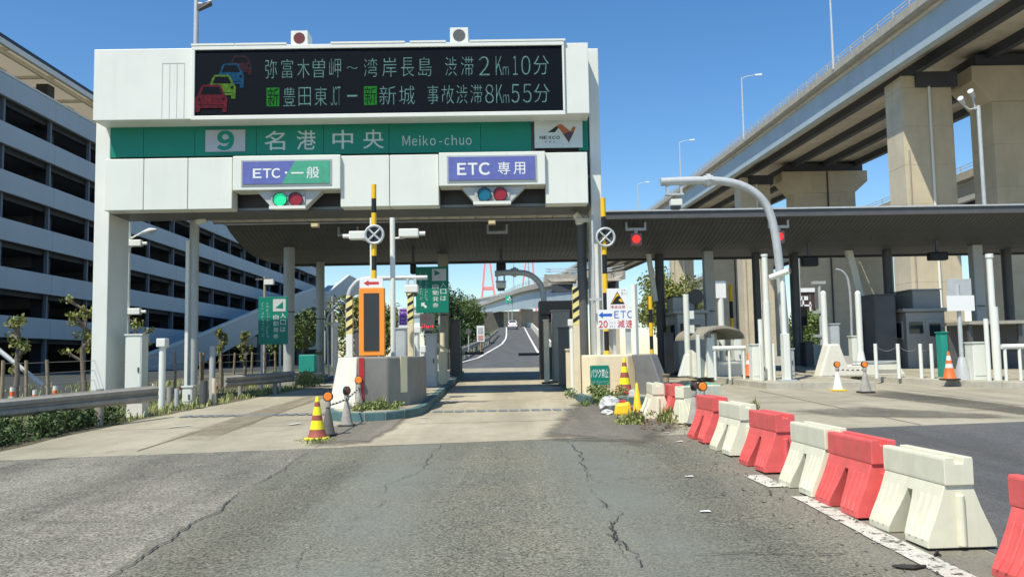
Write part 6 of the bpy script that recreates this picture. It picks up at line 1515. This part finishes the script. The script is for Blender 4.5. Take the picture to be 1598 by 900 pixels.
cabinet((1366, 460, 1400, 590), 29.5, 1.2, M_dgrey, 'dark machine housing behind the white concrete nose on the right', True, 'machine_housing', cat='machine')
# posts beside gooseneck
t, X, zb, zt, r = post('pipe_post', 'stepped white pipe post left of the big gooseneck', 'post', 1197, 400, 500, 23.9, 9, M_white)
obj('sleeve', MB().cyl((X, 23.9, zb), (X, 23.9, zb+2.2), r*1.25), M_white, t, smooth=True); obj('cap', MB().cyl((X, 23.9, zt), (X, 23.9, zt+.06), r*1.2), M_white, t)
post('pipe_post', 'slim white pipe left of the stepped pipe post', 'post', 1188, 498, 550, 23.9, 7, M_white)
post('pipe_post', 'short white pipe stub at the foot of the big gooseneck', 'post', 1208, 536, 570, 23.5, 4, M_white); post('pipe_post', 'short white pipe stub by the pale cabinet', 'post', 1187, 538, 570, 23.5, 4, M_white)
cabinet((1174, 538, 1192, 595), 24.0, .35, M_panel, 'pale cabinet left of the pipe posts', True)
t, X, zb, zt, r = post('cctv_post', 'white post carrying a long white camera right of the big gooseneck', 'post', 1224, 428, 510, 23.2, 8, M_white)
obj('sleeve', MB().box(X-r*1.2, X+r*1.2, 23.05, 23.35, zb, zb+1.3), M_white, t, bevel=.02)
c = at(1217, 428, 23.2); obj('camera_body', MB().tube([c + Vector((-.24, .1, -.08)), c + Vector((.2, -.2, .08))], .085, 12), M_white, t, smooth=True); obj('camera_lens', MB().tube([c + Vector((.2, -.2, .08)), c + Vector((.23, -.22, .09))], .06, 12), M_dgrey, t)
obj('foot_plate', MB().box(X-.22, X+.22, 23.0, 23.45, zb, zb+.06), M_galv, t)
# sign backs
t, x0, x1, z0, z1 = board((1117, 438, 1133, 465), 27.5, 'small white blank sign on a thick post above the arched shelter', 'blank_board'); obj('post', MB().cyl(((x0+x1)/2, 27.6, zi(27)), ((x0+x1)/2, 27.6, z1-.05), .1), M_white, t, smooth=True)
t, x0, x1, z0, z1 = board((1478, 435, 1516, 461), 22.6, 'grey translucent board above the blank white board on the far right', 'blank_board', M_galv)
t, x0, x1, z0, z1 = board((1478, 461, 1521, 485), 22.5, 'blank white rounded board on a post on the far right', 'blank_board'); xm = (x0+x1)/2
obj('post', MB().cyl((xm, 22.62, zi(22.6)-.02), (xm, 22.62, z1+.3), .055), M_galv, t, smooth=True); obj('foot', MB().lathe([(.2, 0), (.16, .3), (.08, .6)], (xm, 22.62, zi(22.6)-.02), 12), M_galv, t, smooth=True)
t, X, zb, zt, r = post('pipe_post', 'tall stepped white pipe post at the far right', 'post', 1550, 402, 500, 22.0, 9, M_white)
obj('sleeve', MB().cyl((X+.03, 22, zb), (X+.03, 22, zb+1.9), r*1.35), M_white, t, smooth=True); obj('cap', MB().cyl((X, 22, zt), (X, 22, zt+.1), r*1.3), M_white, t)
post('pipe_post', 'slimmer white pipe beside the far right pipe post', 'post', 1541, 497, 545, 21.9, 7, M_white)
cabinet((1519, 535, 1543, 588), 22.3, .4, M_panel, 'pale cabinet with a handle by the far right pipe posts', True)
cabinet((1470, 519, 1480, 582), 23.6, .3, M_teal_m, 'narrow bright teal machine behind the orange cone', False, 'slim_machine', cat='machine')
# concrete nose of far right island
Y = 25.0; zb = zi(Y)-.02
t = thing('nose_block', 'long white concrete nose block with sloping ends on the far right island', 'concrete block', (at(1350, 590, Y).x, Y, zb))
x = [at(v, 580, Y).x for v in (1284, 1296, 1318, 1402, 1415)]; z = [at(1350, v, Y).z for v in (541, 558, 554, 568)]
obj('block', MB().prism_y([(x[0]-.1, zb), (x[1], z[0]+.1), (x[2]-.1, z[0]+.1), (x[2]+.1, z[1]-.2), (x[3], z[1]-.15), (x[4], zb)], Y, Y+.55), M_conc_w, t, bevel=.05)
obj('worn_patch', MB().box(x[2]+1.0, x[3]-.05, Y-.01, Y-.001, zb+.1, z[1]-.35), M_conc_g, t); obj('top_rail', MB().box(x[2]+.2, x[3], Y-.03, Y+.05, z[1]-.14, z[1]-.09), M_galv, t)
for pxl, nm in ((1287, 'tall white post standing in the white nose block, left one'), (1341, 'tall white post standing in the white nose block, right one')):
    t, X, zb2, zt, r = post('white_post', nm, 'post', pxl, 458, 510, 25.6, 9, M_white, n=16); obj('flare', MB().lathe([(r*2.2, 0), (r*1.1, .7)], (X, 25.6, zb2), 16), M_white, t, smooth=True); obj('round_top', MB().lathe([(r, 0), (r*.8, .06), (r*.2, .09)], (X, 25.6, zt), 16), M_white, t, smooth=True)
cabinet((1297, 506, 1311, 560), 27.0, .3, M_galv, 'grey cabinet behind the white nose block', True); cabinet((1330, 525, 1343, 560), 27.2, .3, M_panel, 'pale small cabinet between the white posts', True)
# chain bollards
prev = None
for i, pxl in enumerate((1367, 1402, 1437, 1454)):
    Y = 24.0 - i*.25; t, X, zb, zt, r = post('bollard', ['first', 'second', 'third', 'fourth'][i] + ' white bollard from the left in front of the right toll booth', 'bollard', pxl, 536, 560, Y, 5.5, M_white, group='white chain bollards')
    if prev:
        A, B = prev, Vector((X, Y, zt-.05)); P = [A.lerp(B, u/8) - Vector((0, 0, .16*(1-(2*u/8-1)**2))) for u in range(9)]
        obj('chain', MB().tube(P, .012, 6), M_dgrey, t)
    prev = Vector((X, Y, zt-.05))
# bench-like shelter beyond the far right posts
x0, x1, z0, z1 = rect(1510, 500, 1640, 590, 27.0)
t = thing('shelter_frame', 'low dark shelter frame with a pale roof behind the far right handrail', 'shelter', ((x0+x1)/2, 27, zi(27))); obj('roof', MB().box(x0, x1, 26.8, 28.5, z1-.1, z1), M_conc_g, t)
for u in (0.05, .35, .65, .95): obj('post', MB().box(x0+(x1-x0)*u-.06, x0+(x1-x0)*u+.06, 27, 27.12, zi(27)-.02, z1-.1), M_dgrey, t)
obj('back_panel', MB().box(x0+.1, x1-.1, 28.3, 28.4, zi(28), z1-.1), M_dgrey, t)
# floodlight mast
Y = 40.0
t, X, zb, zt, r = post('floodlight_mast', 'tall pale mast with two floodlights in front of the viaduct piers', 'lamp', 1535, 165, 300, Y, 6, M_galv, 1.0)
for dx, dz in ((-.75, .1), (-.25, .45)):
    c = Vector((X+dx, Y, zt+dz)); obj('flood_arm', MB().tube([(X, Y, zt-.1), (X+dx*.6, Y, zt-.18), c], .04, 8), M_galv, t); obj('floodlight', MB().tube([c + Vector((.1, .06, .0)), c + Vector((-.2, -.2, .22))], [.08, .14], 14), M_galv, t, smooth=True)
# mid-distance small poles on the right
for (pxl, tp, hd, nm) in ((1249, 400, 0, 'thin white pole right of the long camera'), (1281, 445, 1, 'grey mast with small cameras near the brown route board')):
    t, X, zb, zt, r = post('thin_pole', nm, 'pole', pxl, tp, 500, 36, 5, M_white if not hd else M_galv, G(36))
    if hd:
        for z in (0.05, -1.2, -2.2): obj('arm', MB().box(X-.3, X+.25, 35.9, 36.1, zt+z, zt+z+.12), M_galv, t)
gooseneck([(1330, 560), (1328, 480), (1324, 440), (1316, 425), (1305, 420)], 36, 1.8, G(36), 'thin grey hooped lamp pole behind the white posts')
# leaning white beam (canopy strut)
for a, b, Y, w_, nm in (((1324, 396), (1346, 480), 31.0, .12, 'pale leaning strut under the canopy on the right'), ((1012, 405), (1023, 470), 31, .08, 'pale leaning strut under the canopy behind the warning signs')):
    p, q = at(*a, Y), at(*b, Y); p.z = soff(Y); tag(obj('strut', MB().hexa([(q.x-w_, Y-.1, q.z), (q.x+w_, Y-.1, q.z), (q.x+w_, Y+.1, q.z), (q.x-w_, Y+.1, q.z)], [(p.x-w_, Y-.1, p.z), (p.x+w_, Y-.1, p.z), (p.x+w_, Y+.1, p.z), (p.x-w_, Y+.1, p.z)]), M_white), nm, 'strut')
for r_, Y_, mt_, nm in (((1146, 527, 1158, 578), 27.2, M_panel, 'pale cabinet behind the arched shelter handrail'), ((1119, 512, 1131, 578), 28.2, M_galv, 'grey machine inside the arched shelter'), ((1040, 520, 1052, 580), 29.2, M_dgrey, 'dark slim cabinet left of the middle toll booth'),
        ((1345, 500, 1358, 575), 30.5, M_dgrey, 'dark slim cabinet behind the right white post'), ((1258, 535, 1270, 572), 31.5, M_dgrey, 'dark low cabinet in the far lane'), ((1226, 545, 1240, 585), 26.5, M_grey, 'grey low cabinet behind the long camera post')):
    cabinet(r_, Y_, .4, mt_, nm, True)
for pxl, Y_, wd, nm in ((1182, 31.5, 12, 'dark canopy column left of the stepped pipe post'), (1242, 32, 14, 'dark canopy column right of the big gooseneck'), (1575, 31.5, 15, 'dark canopy column near the right edge of the picture')): column(pxl, 480, Y_, wd, nm, False, M_dgrey)
# brown route board far right
t, x0, x1, z0, z1 = board((1236, 456, 1272, 500), 62, 'dark red-brown road sign with white route lines beyond the toll lanes', 'route_board', mat('brown_board', (0.07, 0.035, 0.03), .5, .1)); W = x1-x0; H = z1-z0
obj('route_mark', MB().box(x0, x1, 61.9, 61.99, z1+.01, z1+.3), M_wsign, t)
for u0, u1, v0, v1 in ((.15, .85, .5, .56), (.45, .52, .3, .85), (.75, .82, .25, .65), (.3, .7, .72, .86)): obj('route_mark', MB().box(x0+W*u0, x0+W*u1, 61.95, 61.99, z0+H*v0, z0+H*v1), M_wsign, t)
for u in (.2, .8): obj('post', MB().cyl((x0+W*u, 62.1, 1), (x0+W*u, 62.1, z1), .12), M_dgrey, t)
# signal and posts in far lane
cabinet((1265, 540, 1283, 572), 33, .6, M_panel, 'white box at the end of the far lane under the canopy', False, base=G(33))
t, X, zb, zt, r = post('signal_post', 'dark signal post in the far right lane', 'signal', 1252, 478, 520, 35, 3, M_dgrey, G(35)); obj('signal_head', MB().box(X-.2, X+.2, 34.85, 35.15, zt-.8, zt), M_black, t, bevel=.04)
# lamp pole above the gantry at the left
Y = 34
t = thing('street_lamp', 'tall street lamp rising behind the left part of the message board', 'lamp', (at(303, 300, Y).x, Y, G(Y))); X = at(303, 300, Y).x; zt = at(303, 6, Y).z
obj('pole', MB().tube([(X, Y, G(Y)), (X+.0, Y, zt+.2)], [.16, .1], 10), M_galv, t, smooth=True); e = at(340, -3, Y)
obj('lamp_arm', MB().tube([(X-.08, Y, zt), (X+.3, Y, zt-.02), e], [.06, .05, .035], 8), M_galv, t); obj('lamp_head', MB().hexa([(X+.05, Y-.1, zt-.32), (X+.6, Y-.16, zt-.04), (X+.6, Y+.16, zt-.04), (X+.05, Y+.1, zt-.32)], [(X+.05, Y-.1, zt-.08), (X+.6, Y-.12, zt+.06), (X+.6, Y+.12, zt+.06), (X+.05, Y+.1, zt-.08)]), M_dgrey, t)
# ================================================================== BEYOND THE TOLL GATE
tree('roadside_tree', 'dense dark green tree left of the ramp, nearest the gate', (-4.7, 72, 1), 6.9, 2.0, 3.1, 34, 9000, .12, M_leaf_d, 51, 'trees left of the ramp', k=.4)
tree('roadside_tree', 'round mid green tree left of the ramp, beside the guard rail', (-3.9, 92, 1.8), 6.2, 2.3, 2.9, 34, 9000, .12, M_leaf, 52, 'trees left of the ramp', k=.4)
tree('roadside_tree', 'dark tree behind the two others left of the ramp', (-7.0, 105, 1.0), 9.3, 3.2, 4.2, 24, 6500, .17, M_leaf_d, 53, 'trees left of the ramp', k=.4)
tree('roadside_tree', 'yellow-green tree behind the orange board', (-11.0, 66, 1), 5.8, 3.2, 2.7, 22, 6500, .14, M_leaf_y, 54, 'trees left of the ramp', k=.4)
tree('roadside_tree', 'shrubby tree behind the left canopy columns', (-16.0, 64, 1), 4.6, 2.6, 2.1, 18, 4500, .13, M_leaf, 55, 'trees left of the ramp', k=.42)
tree('broad_tree', 'broad yellow-green tree behind the warning signs under the viaduct', (10.4, 54, 1), 6.3, 2.5, 2.6, 44, 12000, .11, M_leaf_y, 56, k=.36)
tree('roadside_tree', 'small green tree below the brown route board', (21, 60, 1), 3.8, 2.0, 1.7, 16, 3500, .12, M_leaf, 57, k=.42)
tree('roadside_tree', 'low dark bush at the foot of the ramp on its left', (-4.2, 62, 1), 3.2, 1.3, 1.7, 18, 4500, .1, M_leaf_d, 58, k=.45)
t, x0, x1, z0, z1 = board((744, 508, 756, 533), 66, 'pale notice board on a post beside the ramp', 'notice_board'); obj('post', MB().cyl(((x0+x1)/2, 66.1, .9), ((x0+x1)/2, 66.1, z1), .07), M_wood, t); obj('print', MB().box(x0+.1, x1-.1, 65.97, 65.995, z0+.15, z0+.5), mat('faded_red_print', (0.6, 0.3, 0.25), .6, .2, 2), t); obj('print', MB().box(x0+.1, x1-.12, 65.97, 65.995, z0+.65, z1-.15), mat('faded_print', (0.45, 0.46, 0.45), .6, .3, 6), t)
c = at(731, 517, 60); t = thing('round_mirror', 'dark round traffic mirror left of the ramp notice board', 'mirror', (c.x, 60, 1)); obj('disc', MB().tube([c, c + Vector((0, .08, 0))], .2, 20), M_dgrey, t); obj('post', MB().cyl((c.x, 60.1, .9), (c.x, 60.1, c.z), .04), M_galv, t)
# sign on the connector bridge
x0, x1, z0, z1 = rect(789, 461, 803, 472, 190)
t = thing('bridge_sign', 'small green direction sign on the connector bridge over the ramp', 'sign', ((x0+x1)/2, 190, z0)); obj('plate', MB().box(x0, x1, 189.8, 190, z0, z1), mat('far_green', (0.03, 0.45, 0.28), .5, .05), t); obj('mark', MB().box(x0+.3, x1-.3, 189.7, 189.79, z0+.5, z0+.8), M_wsign, t); obj('mark', MB().box(x0+.8, x0+1.1, 189.7, 189.79, z0+.3, z1-.25), M_wsign, t)
for u in (.3, .7): obj('post', MB().cyl((x0+(x1-x0)*u, 190.15, z0-4.0), (x0+(x1-x0)*u, 190.15, z1), .1), M_galv, t)
# white car on the ramp, seen from behind
def car(loc, label):
    t = thing('car', label, 'car', loc); L = .0
    body = [(-2.1, .35), (-2.15, .6), (-2.1, .95), (-1.6, 1.02), (1.1, 1.0), (2.0, .82), (2.1, .55), (2.05, .32)]
    def loft(prof, w0, w1, mt, nm):
        n = len(prof); mb = MB(); vs = [(-w0 if z < .9 else -w1, y, z) for y, z in prof] + [(w0 if z < .9 else w1, y, z) for y, z in prof]
        return obj(nm, mb.add(vs, [tuple(range(n)), tuple(range(2*n-1, n-1, -1))] + [(i, n+i, n+(i+1) % n, (i+1) % n) for i in range(n)]), mt, t, bevel=.05, local=True)
    b = loft(body, .84, .8, M_carw, 'body')
    mb = MB(); vs = [(-.76, -1.75, 1.0), (.76, -1.75, 1.0), (.76, 1.0, 1.0), (-.76, 1.0, 1.0), (-.6, -1.15, 1.46), (.6, -1.15, 1.46), (.6, .2, 1.46), (-.6, .2, 1.46)]
    obj('cabin', mb.add(vs, [(0,3,2,1),(4,5,6,7),(0,1,5,4),(1,2,6,5),(2,3,7,6),(3,0,4,7)]), M_carw, t, bevel=.05, local=True)
    rw = obj('rear_window', MB().flat([(-.62, -1.68, 1.07), (.62, -1.68, 1.07), (.52, -1.24, 1.41), (-.52, -1.24, 1.41)]), M_glass, t, local=True)
    for s in (-1, 1):
        obj('tail_light', MB().box(s*.62, s*.82, -2.16, -2.1, .68, .92), M_red, t, local=True)
        for y in (-1.35, 1.35):
            wl = obj('wheel', MB().tube([(s*.72, y, .31), (s*.86, y, .31)], .31, 18), M_rubber, t, local=True); obj('rim', MB().tube([(s*.861, y, .31), (s*.87, y, .31)], .19, 14), M_galv, wl, local=True)
    obj('number_plate', MB().box(-.17, .17, -2.165, -2.14, .55, .72), M_wsign, t, local=True)
    obj('bumper', MB().box(-.8, .8, -2.19, -2.0, .3, .5), M_carw, t, bevel=.04, local=True)
    return t
car((1.42, 150, 6.9 - 8*(2.3/38) + .035), 'white car driving away up the ramp')
